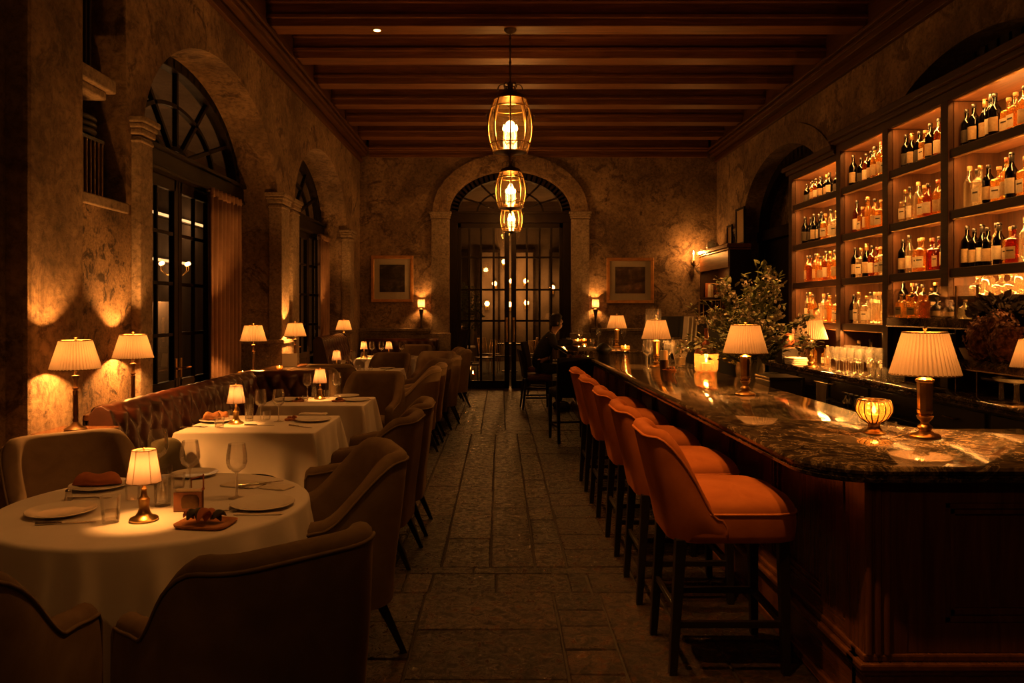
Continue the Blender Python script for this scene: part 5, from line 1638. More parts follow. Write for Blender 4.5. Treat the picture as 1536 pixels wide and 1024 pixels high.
def fork():
    t = thing('table_fork', 'fork', 'fork')
    b = MB(); b.tube([(-.10, 0, .004), (-.04, 0, .005), (.02, 0, .007), (.045, 0, .004)], [.006, .004, .0035, .005], 8); b.build('handle', M['silver'], t, 60)
    for k in range(4):
        b = MB(); b.tube([(.04, -.007 + k * .0047, .004), (.065, -.008 + k * .0053, .003), (.092, -.008 + k * .0053, .006)], [.0018, .0016, .0009], 6); b.build('tine', M['silver'], t, 60)
    return Proto(t)


wg, tb, tbw, carafe, pl, kn, fk = wineglass(), tumbler(), tumbler(.095, .036, .45), tumbler(.135, .036, .72, 'water_tumbler'), plate(), knife(), fork()


def napkin(label, loc, rz, w, d, mat='napkin', h=.008):
    rr = random.Random(int(abs(loc[0]) * 1000)); ph = rr.uniform(0, 6)
    b = MB()
    f = lambda u, v, z: ((u - .5) * w, (v - .5) * d, z)
    rings = []
    for k, (sc, z) in enumerate(((.96, .0005), (1, .002), (1, h * .5), (.985, h * .8), (.93, h), (.02, h * 1.1))):
        ring_ = []
        for i in range(40):
            a = 2 * PI * i / 40; ca, sa = math.cos(a), math.sin(a)
            x = w / 2 * sc * math.copysign(abs(ca) ** .25, ca); y = d / 2 * sc * math.copysign(abs(sa) ** .25, sa)
            ring_.append((x, y, z + (.002 * math.sin(5 * a + ph) if 1 < k < 5 else 0) * (1 if z > .001 else 0)))
        rings.append(ring_)
    b.loft(rings); o = b.build('folded_napkin', M[mat], None, 50); o.location = loc; o.rotation_euler = (0, 0, rz)
    return tag(o, label, 'napkin')


def roll(label, loc, rz, s=1.0, mat='rustnap', name='bread_roll', cat='bread'):
    """a torn roll / bunched cloth: two overlapping lobes in one crusty shape"""
    b = MB(); rg = []
    for k in range(15):
        u = k / 14; x = (-.085 + .17 * u) * s; h = (.008 + .034 * math.sin(PI * u) ** .6 * (1 + .35 * math.sin(7 * u + 1))) * s; w = (.01 + .032 * math.sin(PI * u) ** .5) * s
        rg.append([(x, w * math.cos(2 * PI * i / 18) + .008 * s * math.sin(6 * u), max(0, h + h * math.sin(2 * PI * i / 18) * (1 + .18 * math.sin(3 * (2 * PI * i / 18) + 5 * u)))) for i in range(18)])
    b.loft(rg); o = b.build(name, M[mat], None, 180); o.location = loc; o.rotation_euler = (0, 0, rz)
    return tag(o, label, cat)


def food_tray(label, loc, rz, s=1.0, dark=True):
    """small tray of crisp leaves, bread pieces and curls"""
    t = thing('food_tray', label, 'food', loc, rz)
    rr = random.Random(int(loc[1] * 777)); b = MB()
    rg = []
    for sc, z in ((.92, 0), (1, .006), (1.03, .014), (1.0, .014), (.93, .007), (.02, .006)):
        rg.append([(sc * .085 * s * math.copysign(abs(math.cos(a)) ** .4, math.cos(a)), sc * .062 * s * math.copysign(abs(math.sin(a)) ** .4, math.sin(a)), z) for a in [2 * PI * i / 32 for i in range(32)]])
    b.loft(rg); b.build('tray', M['bread'], t, 50)
    for k in range(9):
        x, y = rr.uniform(-.055, .055) * s, rr.uniform(-.035, .035) * s; z = .012 + .018 * rr.random() * s; L = rr.uniform(.035, .06) * s; a0 = rr.uniform(0, 6.28); cu = rr.uniform(.01, .03) * s
        m_ = MB(); rg = []
        for q in range(9):
            u = q / 8; w = (.004 + .014 * math.sin(PI * u)) * s; cx, cy = x + math.cos(a0) * L * (u - .5), y + math.sin(a0) * L * (u - .5); cz = z + cu * math.sin(PI * u)
            rg.append([(cx - math.sin(a0) * w * math.cos(p), cy + math.cos(a0) * w * math.cos(p), max(.006, cz + w * .5 * math.sin(p))) for p in [2 * PI * i / 10 for i in range(10)]])
        m_.loft(rg); m_.build('crisp_leaf' if (k % 2 and dark) else 'bread_piece', M['darkfood' if (k % 2 and dark) else 'rustnap'], t, 180)
    return t


def tp(x, y, z=ZT): q = P(x, y, z); return (q[0], q[1], z)


# ---- round table
GR = 'plates on the round table'
pl.put(tp(92, 770), 0, 'empty white plate at the left of the round table', GR)
pl.put(tp(394, 759), 0, 'empty white plate at the right of the round table', GR)
pl.put(tp(150, 731), 0, 'white plate with the rust napkin on the round table', GR)
pl.put(tp(292, 713), 0, 'white plate at the far edge of the round table behind the wine glasses', GR, .85)
x, y, z = tp(146, 730); roll('rust coloured napkin bunched on the far left plate of the round table', (x, y, ZT + .009), .25, 1.15, 'rustnap', 'bunched_napkin', 'napkin').scale = (1.1, 1, .72)
napkin('cream napkin folded under the glasses at the right of the round table', tp(366, 727), -.3, .20, .13)
napkin('cream napkin at the far right of the round table under a knife', tp(415, 731), -.35, .15, .10)
napkin('narrow napkin with a rust edge below the right plate of the round table', tp(388, 771), .05, .20, .035, 'napkin', .004)
GK = 'cutlery on the round table'
kn.put(tp(97, 785), .22, 'long knife lying before the left plate of the round table', GK)
x, y, z = tp(390, 729); kn.put((x, y, ZT + .011), .62, 'knife resting on the cream napkin at the right of the round table', GK)
fk.put(tp(136, 748), .05, 'fork between the two left plates of the round table', GK)
fk.put(tp(340, 768), .4, 'fork left of the right plate of the round table', GK)
GW = 'wine glasses on the round table'
wg.put(tp(237, 725), 0, 'wine glass standing behind the lamp on the round table', GW, (1.16, 1.16, 1.16))
wg.put(tp(285, 738), 0, 'wine glass in the middle of the round table, above the card holder', GW, 1.06)
wg.put(tp(355, 747), 0, 'wine glass at the right of the round table', GW, 1.09)
tbw.put(tp(166, 783), 0, 'water tumbler at the front left of the lamp on the round table', 'water glasses on the round table', 1.1)
tb.put(tp(199, 748), 0, 'empty tumbler behind the lamp on the round table', 'water glasses on the round table', (1, 1, 1))
carafe.put(tp(244, 758), 0, 'tall full water glass right of the lamp on the round table', 'water glasses on the round table', (1.1, 1.1, 1.28))
tb.put(tp(268, 731), 0, 'low tumbler beyond the card holder on the round table', 'water glasses on the round table', (.9, .9, .8))
x, y, z = tp(283, 766)
t = thing('card_holder', 'copper coloured card holder with a white card on the round table', 'holder', (x, y, z), .12)
b = MB(); b.box(-.058, .058, -.014, -.010, 0, .082); b.box(-.058, .058, .010, .014, 0, .082); b.box(-.058, .058, -.014, .014, 0, .006); b.build('case', simple('dark_copper_case', (.17, .065, .026), .4, .3, .3, 18), t, bev=.002)
b = MB(); b.box(-.052, .052, -.008, .008, .006, .094); b.build('card', M['napkin'], t)
b = MB(); b.pad(.01, -.016, .036, .004, [(.9, .015), (1, .03), (1, .055), (.7, .07), (.1, .072)], 20, 2); b.build('picture_panel', M['bronze'], t, 60)
t = thing('wooden_stand', 'small wooden stand behind the card holder on the round table', 'stand', tp(296, 735), .2)
b = MB(); b.box(-.03, .03, -.02, .02, 0, .006); b.box(-.03, -.024, -.004, .004, 0, .06); b.box(.024, .03, -.004, .004, 0, .075); b.loft([[(-.03, -.003, .05), (-.03, .003, .05), (-.03, .003, .056), (-.03, -.003, .056)], [(.03, -.003, .066), (.03, .003, .066), (.03, .003, .072), (.03, -.003, .072)]]); b.build('frame', M['rustnap'], t)
food_tray('small tray of dark crisp leaves and bread at the front of the round table', tp(309, 787), -.15, 1.25)
def shaker(label, loc):
    t = thing('salt_shaker', label, 'shaker', loc)
    b = MB(); b.lathe([(0, 0), (.017, 0), (.018, .004), (.013, .034), (0, .034)], 16); b.build('jar', M['cutglass'], t, 50)
    b = MB(); b.lathe([(.013, .034), (.014, .036), (.013, .046), (.006, .052), (0, .052)], 16); b.build('lid', M['silver'], t, 50)
shaker('small glass shaker at the left edge of the round table', tp(103, 750))

# ---- second table
GR = 'plates on the second table'
pl.put(tp(470, 631), 0, 'white plate at the aisle side of the second table', GR); pl.put(tp(327, 632), 0, 'white plate with bread on the second table', GR)
x, y, z = tp(318, 631); roll('brown bread roll on the left plate of the second table', (x, y, ZT + .009), .5, .8, 'bread')
x, y, z = tp(334, 628); roll('paler bread roll behind the first on the left plate of the second table', (x, y, ZT + .009), -.3, .7, 'bread')
napkin('cream napkin behind the aisle-side plate of the second table', tp(470, 621), 0, .22, .10)
GW = 'wine glasses on the second table'
wg.put(tp(391, 632.5), 0, 'left wine glass of the pair on the second table', GW, 1.08); wg.put(tp(418, 632), 0, 'right wine glass of the pair on the second table', GW, 1.08)
GT = 'tumblers on the second table'
carafe.put(tp(374, 631), 0, 'tall water glass right of the lamp on the second table', GT, (1.0, 1.0, 1.3)); tbw.put(tp(329, 641), 0, 'squat water tumbler left of the lamp on the second table', GT, (1.05, 1.05, .82))
tb.put(tp(348, 630), 0, 'tumbler behind the lamp on the second table', GT, .9); tb.put(tp(400, 629), 0, 'low tumbler between the wine glasses on the second table', GT, (.95, .95, .75))
food_tray('small bread basket before the plate on the second table', tp(438, 630), .1, .62, False)
kn.put(tp(388, 638), 0, 'knife lying before the wine glasses on the second table', 'cutlery on the second table'); fk.put(tp(292, 641), .1, 'fork at the window side of the second table', 'cutlery on the second table')
kn.put(tp(450, 640), -.5, 'knife before the plate on the second table', 'cutlery on the second table')
# ---- third table
GR = 'plates on the third table'
pl.put(tp(535, 601), 0, 'white plate at the front of the third table, aisle side', GR, .9); pl.put(tp(520, 595), 0, 'white plate at the back of the third table', GR, .9); pl.put(tp(428, 601), 0, 'white plate at the window side of the third table', GR, .9)
GW = 'wine glasses on the third table'
wg.put(tp(461, 597.5), 0, 'wine glass left of the lamp on the third table', GW, 1.06); wg.put(tp(505, 597), 0, 'wine glass right of the lamp on the third table', GW, 1.08)
carafe.put(tp(471, 596), 0, 'tall water glass beside the lamp on the third table', 'tumblers on the third table', (.85, .85, 1.1)); tb.put(tp(490, 597), 0, 'small tumbler right of the lamp on the third table', 'tumblers on the third table', .9)
tbw.put(tp(458, 602), 0, 'low tumbler at the front of the third table', 'tumblers on the third table', (.8, .8, .6))
food_tray('tray of bread pieces at the window side of the third table', tp(447, 602), .2, .7); food_tray('dark food tray at the aisle side of the third table', tp(508, 602), -.1, .7)
napkin('folded napkin at the back corner of the third table', tp(547, 598.5), 0, .18, .10)
# ---- fourth table
GR = 'plates on the fourth table'
pl.put(tp(566, 556.5), 0, 'white plate at the aisle end of the fourth table', GR); pl.put(tp(482, 556), 0, 'white plate at the window end of the fourth table', GR); pl.put(tp(580, 553), 0, 'white plate at the rear corner of the fourth table', GR, .9)
wg.put(tp(529, 557), 0, 'left wine glass on the fourth table', 'wine glasses on the fourth table', 1.2); wg.put(tp(546, 557), 0, 'right wine glass on the fourth table', 'wine glasses on the fourth table', 1.2)
tbw.put(tp(538, 555), 0, 'tumbler between the wine glasses on the fourth table', 'tumblers on the fourth table', .8); tb.put(tp(556, 557), 0, 'low tumbler right of the wine glasses on the fourth table', 'tumblers on the fourth table', .8)
x, y, z = tp(515, 556)
t = thing('glass_jug', 'small glass jug with a handle beside the lamp on the fourth table', 'jug', (x, y, z))
b = MB(); b.lathe([(0, 0), (.04, 0), (.048, .03), (.045, .08), (.03, .12), (.034, .15), (.031, .15), (.027, .12), (.042, .08), (.045, .03), (0, .006)], 22); b.build('body', M['cutglass'], t, 60)
b = MB(); b.tube([(.032, 0, .13), (.075, 0, .125), (.085, 0, .07), (.046, 0, .04)], .006, 8); b.build('handle', M['cutglass'], t, 60)
roll('bread roll at the front of the fourth table', tp(523, 557.5), .3, .6, 'bread')
t = thing('menu_card', 'upright pale menu card standing on the bench ledge before the booth', 'menu', (-2.62, 9.55, .90), .3)
b = MB(); b.loft([[(-.09, -.03, 0), (.09, -.03, 0), (.09, -.026, 0), (-.09, -.026, 0)], [(-.09, 0, .16), (.09, 0, .16), (.09, .004, .16), (-.09, .004, .16)]]); b.build('front_page', M['mat_board'], t)
b = MB(); b.loft([[(-.09, .03, 0), (.09, .03, 0), (.09, .026, 0), (-.09, .026, 0)], [(-.09, .008, .16), (.09, .008, .16), (.09, .004, .16), (-.09, .004, .16)]]); b.build('back_page', M['mat_board'], t)
def votive(label, loc, s=1.0, lit=True, w=.5):
    c = thing('tealight', label, 'candle', loc)
    b = MB(); b.lathe([(0, 0), (.03 * s, 0), (.034 * s, .05 * s), (.031 * s, .05 * s), (.027 * s, .006), (0, .006)], 18); b.build('glass_cup', M['amber_glass'], c, 50)
    b = MB(); b.lathe([(0, .0065), (.024 * s, .0065), (.024 * s, .026 * s), (0, .026 * s)], 14); b.build('wax', M['wax'], c, 50)
    b = MB(); b.lathe([(0, .028 * s), (.005 * s, .036 * s), (.003 * s, .046 * s), (0, .055 * s)], 8); b.build('flame', M['flame'], c, 180)
    plight('flame_light', (0, 0, .07 * s), w, .012, LIGHT, c)
votive('tealight on the ledge at the foot of the near window curtain', (-2.68, 7.98, .90), 1.3, True, 1.0)
votive('tealight in front of the pilaster lamp on the ledge', (-2.56, 8.9, .90), 1.1, True, .4)
# ---- far table
for k, x in enumerate((-2.28, -2.12, -1.75)):
    wg.put((x, 13.65 + .05 * (k % 2), ZT), 0, ['left', 'middle', 'right'][k] + ' wine glass on the far table by the back bench', 'wine glasses on the far table', 1.25)
for k, x in enumerate((-2.2, -1.88, -1.66)):
    tbw.put((x, 13.5, ZT), 0, ['left', 'middle', 'right'][k] + ' tumbler at the front of the far table', 'tumblers on the far table', .9)
for k, x in enumerate((-2.3, -1.66)):
    pl.put((x, 13.82, ZT), 0, ['white plate at the window end of the far table', 'white plate at the aisle end of the far table'][k], 'plates on the far table')
food_tray('dark food tray in the middle of the far table', (-2.02, 13.5, ZT), 0, .9)

# ---- on the bar
def globe_votive(label, loc):
    c = thing('globe_candle', label, 'candle holder', loc)
    b = MB(); b.lathe([(0, 0), (.052, 0), (.054, .006), (.040, .014), (.028, .026), (.026, .042), (.034, .052), (0, .052)], 28); b.build('foot', M['brass'], c, 50)
    b = MB(); b.lathe([(.030, .052), (.058, .072), (.078, .105), (.079, .125), (.068, .158), (.064, .158), (.075, .125), (.074, .105), (.055, .076), (.0, .056)], 64, rmod=lambda a, z, i: 1 + .03 * math.cos(16 * a)); b.build('ribbed_globe', M['amber_glass'], c, 180)
    b = MB()
    for k in range(16):
        a = 2 * PI * (k + .5) / 16; b.tube([(r * math.cos(a), r * math.sin(a), z) for r, z in ((.034, .053), (.060, .073), (.080, .105), (.081, .125), (.070, .158))], .0028, 6)
    ring(b, .068, .158, .003); b.build('wire_ribs', M['bronze'], c, 180)
    b = MB(); b.lathe([(0, .058), (.026, .060), (.026, .09), (0, .09)], 18); b.build('candle', M['wax'], c, 50)
    b = MB(); b.lathe([(0, .092), (.010, .104), (.007, .122), (0, .138)], 10); b.build('flame', M['flame'], c, 180)
    plight('flame_light', (0, 0, .128), 1.6, .015, LIGHT, c)
x, y, z = tp(1311, 650, BAR_Z); globe_votive('ribbed amber glass candle globe on a brass foot on the bar', (x, y, z))
tb.put(tp(1336, 647, BAR_Z), 0, 'small tumbler just right of the candle globe on the bar', None, (.8, .8, .55))
# pitcher and glasses around the third lamp
x, y, z = tp(1020, 551, BAR_Z)
t = thing('cut_glass_pitcher', 'tall cut-glass pitcher with pale contents on the bar', 'pitcher', (x, y, z))
b = MB(); b.lathe([(0, 0), (.055, 0), (.05, .02), (.06, .10), (.085, .17), (.086, .28), (.082, .28), (.080, .17), (.055, .10), (0, .025)], 40, rmod=lambda a, z_, i: 1 + .02 * math.cos(10 * a)); b.build('vessel', M['cutglass'], t, 180)
b = MB(); b.lathe([(0, .03), (.052, .03), (.055, .10), (0, .115)], 20); b.build('ice', M['petal'], t, 60)
for k, (px, py, lab, s) in enumerate(((971, 553, 'stemmed glass left of the third bar lamp', 1.25), (1003, 551, 'stemmed glass between the third bar lamp and the pitcher', 1.2), (976, 548, 'stemmed glass behind the third bar lamp', 1.2))):
    wg.put(tp(px, py, BAR_Z), 0, lab, 'stemmed glasses by the third bar lamp', s)
x, y, z = tp(996, 555, BAR_Z)
t = thing('dark_cup', 'dark cup holding pale straws before the third bar lamp', 'cup', (x, y, z))
b = MB(); b.lathe([(0, 0), (.038, 0), (.045, .10), (.042, .10), (.036, .008), (0, .008)], 20); b.build('cup', M['bronze'], t, 50)
b = MB(); b.lathe([(0, .02), (.034, .02), (.038, .19), (0, .19)], 10); b.build('straws', M['wax'], t, 30)
food_tray('dark garnish tray before the pitcher on the bar', tp(1004, 556, BAR_Z), .3, .7)
t = thing('copper_decanter', 'glowing amber decanter with a copper neck standing on the bar left of the flowers', 'decanter', (1.95, 7.25, BAR_Z))
t.scale = (.8, .8, .8)
b = MB(); b.lathe([(0, 0), (.12, 0), (.135, .02), (.14, .20), (.135, .215)], 28); b.build('lit_body', M['amber_glass'], t, 50)
b = MB(); b.lathe([(.137, .212), (.12, .26), (.06, .32), (.025, .36), (.022, .50), (.028, .51), (0, .51)], 24); b.build('copper_shoulder', simple('copper', (.40, .13, .06), .35, .7), t, 50)
b = MB(); b.lathe([(0, .02), (.05, .02), (.05, .10), (0, .10)], 16); b.build('candle', M['wax'], t, 50)
b = MB(); b.lathe([(0, .105), (.014, .125), (0, .17)], 10); b.build('flame', M['flame'], t, 180)
plight('flame_light', (0, 0, .16), 4.0, .02, LIGHT, t)
votive('lit votive glass right of the farthest bar lamp', tp(938, 528, BAR_Z), 1.9, True, 1.2)
votive('lit tealight beside the seated person on the far bar', (1.28, 12.6, 1.045), 1.6, True, 1.0)
votive('lit tealight at the far end of the far bar', (1.45, 13.2, 1.045), 1.3, True, .8)
t = MB(); t.lathe([(0, 0), (.06, 0), (.10, .05), (.10, .08), (.06, .13), (.02, .15), (0, .155)], 14, rmod=lambda a, z_, i: 1 + .09 * math.sin(3 * a + 20 * z_)); o = t.build('dark_bowl', M['black'], None, 60); tag(o, 'dark lumpy covered bowl on the bar before the farthest lamp', 'bowl'); o.location = tp(905, 531, BAR_Z)
for k in range(6):
    (wg if k % 2 else tb).put((1.15 + .17 * k, 12.9 - .25 * (k % 3), 1.045), 0, '%s glass from the person along the far bar' % ORD[k], 'glasses on the far bar', 1.1)
for k in range(4):
    wg.put((1.98 - .06 * (k % 2), 8.9 + .26 * k, BAR_Z), 0, '%s stemmed glass beyond the pitcher at the inner edge of the bar' % ORD[k], 'glasses at the inner edge of the bar', 1.15)
# hurricane lamp
t = thing('hurricane_lamp', 'tall clear hurricane glass with a small flame above the third bar lamp', 'candle holder', (2.18, 10.9, .0))
b = MB(); b.box(-.10, .10, -.10, .10, 0, 1.3); b.build('stand', M['black'], t, bev=.01)
b = MB(); b.lathe([(0, 1.30), (.10, 1.30), (.11, 1.31), (.115, 1.62), (.112, 1.62), (.105, 1.315), (0, 1.31)], 24); b.build('chimney', M['glass'], t, 50)
b = MB(); b.lathe([(0, 1.311), (.09, 1.311), (.09, 1.335), (0, 1.335)], 20); b.build('wax', M['wax'], t, 50)
b = MB(); b.lathe([(0, 1.336), (.012, 1.35), (0, 1.39)], 10); b.build('flame', M['flame'], t, 180)
plight('flame_light', (0, 0, 1.42), 1.2, .015, LIGHT, t)

# ---- back counter
GB = 'stemmed glasses on the back counter'
kk = 0
for r_ in range(3):
    for c_ in range(5):
        y = 8.55 - .17 * c_ - .04 * r_; x = 3.68 + .085 * r_
        wg.put((x, y, CZ), 0, 'stemmed glass, %s along the %s rank on the back counter' % (ORD[c_], ['front', 'middle', 'rear'][r_]), GB, 1.22 if r_ < 2 else 1.3); kk += 1
for r_ in range(2):
    for c_ in range(4):
        tb.put((3.70 + .10 * r_, 7.62 - .12 * c_, CZ), 0, 'tumbler, %s along the %s rank beside the stemmed glasses' % (ORD[c_], ['front', 'rear'][r_]), 'tumblers on the back counter', (1, 1, 1.35))
for k, code in enumerate('csqCsc'):
    kd, gl, lb, cp, hh, r2 = SP[code]
    getb(code).put((4.05 + .05 * (k % 2), 8.65 - .17 * k, CZ + .0005), .3, 'clear %s bottle, %s behind the stemmed glasses on the back counter' % (SHAPE[kd], ORD[k]), 'bottles behind the stemmed glasses')
for k, code in enumerate('CqhfcA'):
    kd, gl, lb, cp, hh, r2 = SP[code]
    getb(code).put((3.95 + .06 * (k % 2), 10.05 - .20 * k, CZ + .0005), .3, '%s %s bottle, %s on the far end of the back counter' % (LOOK[gl], SHAPE[kd], ORD[k]), 'bottles at the far end of the back counter', (1, 1, .85))
t = thing('copper_jar', 'copper lidded jar on a dark box beside the tall pleated lamp', 'jar', (3.72, 9.92, CZ))
b = MB(); b.box(-.12, .12, -.13, .13, 0, .19); b.build('dark_box', M['blackwood'], t, bev=.006)
b = MB(); b.box(-.125, .125, -.135, .135, .19, .205); b.build('box_lid', M['bronze'], t, bev=.004)
b = MB(); b.lathe([(0, .205), (.07, .205), (.085, .24), (.09, .31), (.075, .35), (.08, .37), (0, .385)], 22); b.build('jar', bpy.data.materials['copper'], t, 50)
for k in range(4):
    o = napkin('folded cream towel, %s from the bottom of the stack on the back counter' % ORD[k], (3.72, 10.2 if False else 9.63, CZ + .001 + k * .022), PI / 2 + .04 * k, .30, .20, 'napkin', .020); o.name = 'folded_towel'; o['category'] = 'towel'; o['group'] = 'folded towels on the back counter'
t = thing('bar_monitor', 'black screen on a thin stand behind the nearest bar lamp', 'screen', (3.69, 6.6, CZ))
b = MB(); b.box(-.02, .02, -.36, .36, .12, .49); b.build('screen', M['black'], t, bev=.008)
b = MB(); b.box(-.012, .012, -.03, .03, .02, .14); b.build('neck', M['bronze'], t); b = MB(); b.box(-.20, .02, -.22, .22, 0, .018); b.build('foot', M['silver'], t, bev=.004)
# dried flower arrangement on the lower marble shelf
t = thing('dried_flowers', 'large arrangement of dried brown hydrangeas and dark leaves on the marble rack', 'flowers', (3.775, 5.78, 1.205))
t.scale = (.72, 1, 1)
b = MB(); b.lathe([(0, 0), (.07, 0), (.10, .06), (.09, .12), (.085, .12), (.09, .06), (0, .01)], 20); b.build('bowl', M['bronze'], t, 50)
r = random.Random(9); b = MB()
def blob(mb, c, rr_, n, leaf):
    for q in range(n):
        d = Vector((r.gauss(0, 1), r.gauss(0, 1), r.gauss(0, 1))).normalized(); p = Vector(c) + d * rr_ * r.uniform(.80, 1.05)
        u = d.orthogonal().normalized(); w = d.cross(u); a = r.uniform(0, 6.28); u, w = u * math.cos(a) + w * math.sin(a), w * math.cos(a) - u * math.sin(a); s = leaf * r.uniform(.7, 1.3)
        mb.add([p - u * s, p - w * s + d * s * .5, p + u * s, p + w * s + d * s * .5, p + d * s * .25], [(0, 1, 4), (1, 2, 4), (2, 3, 4), (3, 0, 4)])
for c, q in (((-.03, .16, .17), .17), ((-.04, -.12, .16), .15), ((.0, .02, .24), .16)):
    b = MB(); b.ball(c, q * .8, 16, 10); blob(b, c, q, 420, .022); b.build('hydrangea_head', M['dried'], t)
b = MB()
for q in range(150):
    a = r.uniform(0, 6.28); e = r.uniform(.2, 1.3); p = Vector((.10 * math.cos(a) * math.sin(e), .34 * math.sin(a) * math.sin(e), .28 + .20 * math.cos(e))); d = Vector((math.cos(a) * .7, math.sin(a), r.uniform(-.2, .8))).normalized(); L = r.uniform(.06, .12); w = d.orthogonal().normalized() * L * .28
    b.add([p, p + d * L * .5 + w, p + d * L, p + d * L * .5 - w], [(0, 1, 2, 3)])
b.build('dark_leaves', M['dark_leaf'], t)
t = thing('pale_bowl', 'pale ribbed bowl with small dark bottles on the lower marble shelf', 'bowl', (3.80, 6.16, 1.205))
b = MB(); b.lathe([(0, 0), (.06, 0), (.10, .09), (.095, .09), (.055, .008), (0, .008)], 24); b.build('bowl', M['napkin'], t, 50)
for k in range(3):
    b = MB(); b.lathe([(0, .02), (.022, .02), (.024, .10), (.010, .14), (.010, .19), (0, .19)], 12, (-.03 + .03 * k, -.035 + .035 * k, 0)); b.build('dark_bottle', M['black'], t, 50)
t = thing('cake_stand', 'clear glass footed cake stand under the lower marble shelf', 'stand', (3.72, 5.52, CZ))
b = MB(); b.lathe([(0, .0), (.09, 0), (.09, .006), (.02, .02), (.016, .13), (.02, .15), (.14, .17), (.15, .19), (.145, .19), (0, .165)], 32); b.build('stand', M['cutglass'], t, 60)
t2 = dup(t, (3.78, 5.78, CZ), 0, 'clear glass footed stand just beyond the nearer one under the lower marble shelf', None, .9)
# towel, rack of bottles and trays below the back counter
t = thing('hanging_cloth', 'grey cloth hanging from a rail below the back counter', 'cloth', (3.57, 8.45, .80))
b = MB(); b.grid(lambda u, v: (-.03 - .02 * math.sin(9 * u) * v, -.13 + .26 * u * (1 - .25 * v) + .05 * v, -.36 * v), 18, 10); o = b.build('cloth', simple('grey_cloth', (.17, .14, .115), .9), t, 180); o.modifiers.new('th', 'SOLIDIFY').thickness = .006
b = MB(); b.tube([(-.03, -.18, .0), (-.03, .18, .0)], .008, 8); b.tube([(-.03, -.17, 0), (.06, -.17, 0)], .006, 6); b.tube([(-.03, .17, 0), (.06, .17, 0)], .006, 6); b.build('rail', M['bronze'], t, 60)
t = thing('tray_rack', 'dark rack of trays below the far end of the back counter', 'rack', (3.50, 9.5, 0))
for k in range(4):
    b = MB(); b.box(-.14, .12, -.38, .38, .42 + .1 * k, .44 + .1 * k); b.build('tray', M['bronze'] if k % 2 else M['blackwood'], t, bev=.004)
for sy in (-1, 1):
    b = MB(); b.box(-.14, .12, sy * .39 - .01, sy * .39 + .01, 0, .80); b.build('side', M['black'], t)
for k in range(7):
    o = dup(getb('d').root, (3.50, 7.75 - k * .11, .505), 0, 'dark bottle, %s in the speed rail below the back counter' % ORD[k], 'bottles in the speed rail')
t = thing('speed_rail', 'black steel bottle rail on legs below the back counter', 'rail', (3.50, 7.42, 0))
b = MB(); b.box(-.06, .06, -.46, .46, .49, .504); b.box(-.06, -.05, -.46, .46, .50, .57); b.build('trough', M['black'], t)
for sy in (-1, 1):
    for sx in (-1, 1):
        b = MB(); b.box(sx * .05 - .008, sx * .05 + .008, sy * .44 - .008, sy * .44 + .008, 0, .49); b.build('leg', M['black'], t)

# ---- flowers in the tall glass vase
t = thing('flower_vase', 'big bouquet of green branches and white blossoms in a tall textured glass vase', 'flowers', (2.30, 7.05, .83))
t.scale = (1.1, 1.1, 1.1)
b = MB(); b.lathe([(0, 0), (.085, 0), (.095, .01), (.115, .20), (.105, .30), (.115, .34), (.108, .34), (.098, .30), (.107, .20), (.085, .02), (0, .015)], 40, rmod=lambda a, z_, i: 1 + .03 * math.sin(12 * a + 60 * z_)); b.build('vase', M['cutglass'], t, 180)
r = random.Random(3); st, lf, lp, fl_ = MB(), MB(), MB(), MB()
def leaf(mb, p, d, L, wd):
    d = d.normalized(); w = d.cross(Vector((0, 0, 1)) + Vector((r.uniform(-.5, .5), r.uniform(-.5, .5), 0))).normalized() * L * wd; up = w.cross(d).normalized() * L * .10
    mb.add([p, p + d * L * .35 + w, p + d * L * .75 + w * .7 - up, p + d * L - up * 2, p + d * L * .75 - w * .7 - up, p + d * L * .35 - w, p + d * L * .4 + up], [(0, 6, 1), (1, 6, 2), (2, 6, 3), (3, 6, 4), (4, 6, 5), (5, 6, 0)])
for k in range(58):
    a = r.uniform(0, 2 * PI); e = r.random() ** .6 * 1.35
    if k < 10: e = r.uniform(0, .5)
    L = r.uniform(.42, .66) * (1.0 if e > .6 else 1.12)
    tip = Vector((math.cos(a) * math.sin(e) * L * .95, math.sin(a) * math.sin(e) * L * .95, .36 + math.cos(e) * L * 1.0 - .10 * e))
    p0 = Vector((math.cos(a) * .04, math.sin(a) * .04, .10)); p1 = Vector((math.cos(a) * .08, math.sin(a) * .08, .40)); pts = []
    for q in range(9):
        f = q / 8; pts.append(p0 * (1 - f) ** 2 + p1 * 2 * f * (1 - f) + tip * f * f)
    st.tube(pts, [.0035 * (1 - .6 * q / 8) for q in range(9)], 5)
    for q in range(3, 9):
        for h in range(r.randint(4, 6)):
            f = (q + r.random()) / 9; p = pts[min(8, q)] + Vector((r.gauss(0, .022), r.gauss(0, .022), r.gauss(0, .022)))
            d = (pts[min(8, q)] - pts[q - 1]).normalized() + Vector((r.uniform(-1, 1), r.uniform(-1, 1), r.uniform(-.7, .5)))
            leaf(lp if r.random() < .30 else lf, p, d, r.uniform(.035, .085), r.uniform(.18, .34))
    if r.random() < .85:
        c = tip * r.uniform(.86, 1.0)
        for q in range(r.randint(12, 26)):
            p = Vector(c) + Vector((r.gauss(0, .022), r.gauss(0, .022), r.gauss(0, .03))); s = r.uniform(.011, .021); d = Vector((r.gauss(0, 1), r.gauss(0, 1), r.gauss(0, 1))).normalized(); u = d.orthogonal().normalized(); w = d.cross(u)
            fl_.add([p + d * s * .3] + [p + (u * math.cos(j * 1.2566) + w * math.sin(j * 1.2566)) * s for j in range(5)], [(0, j + 1, (j + 1) % 5 + 1) for j in range(5)])
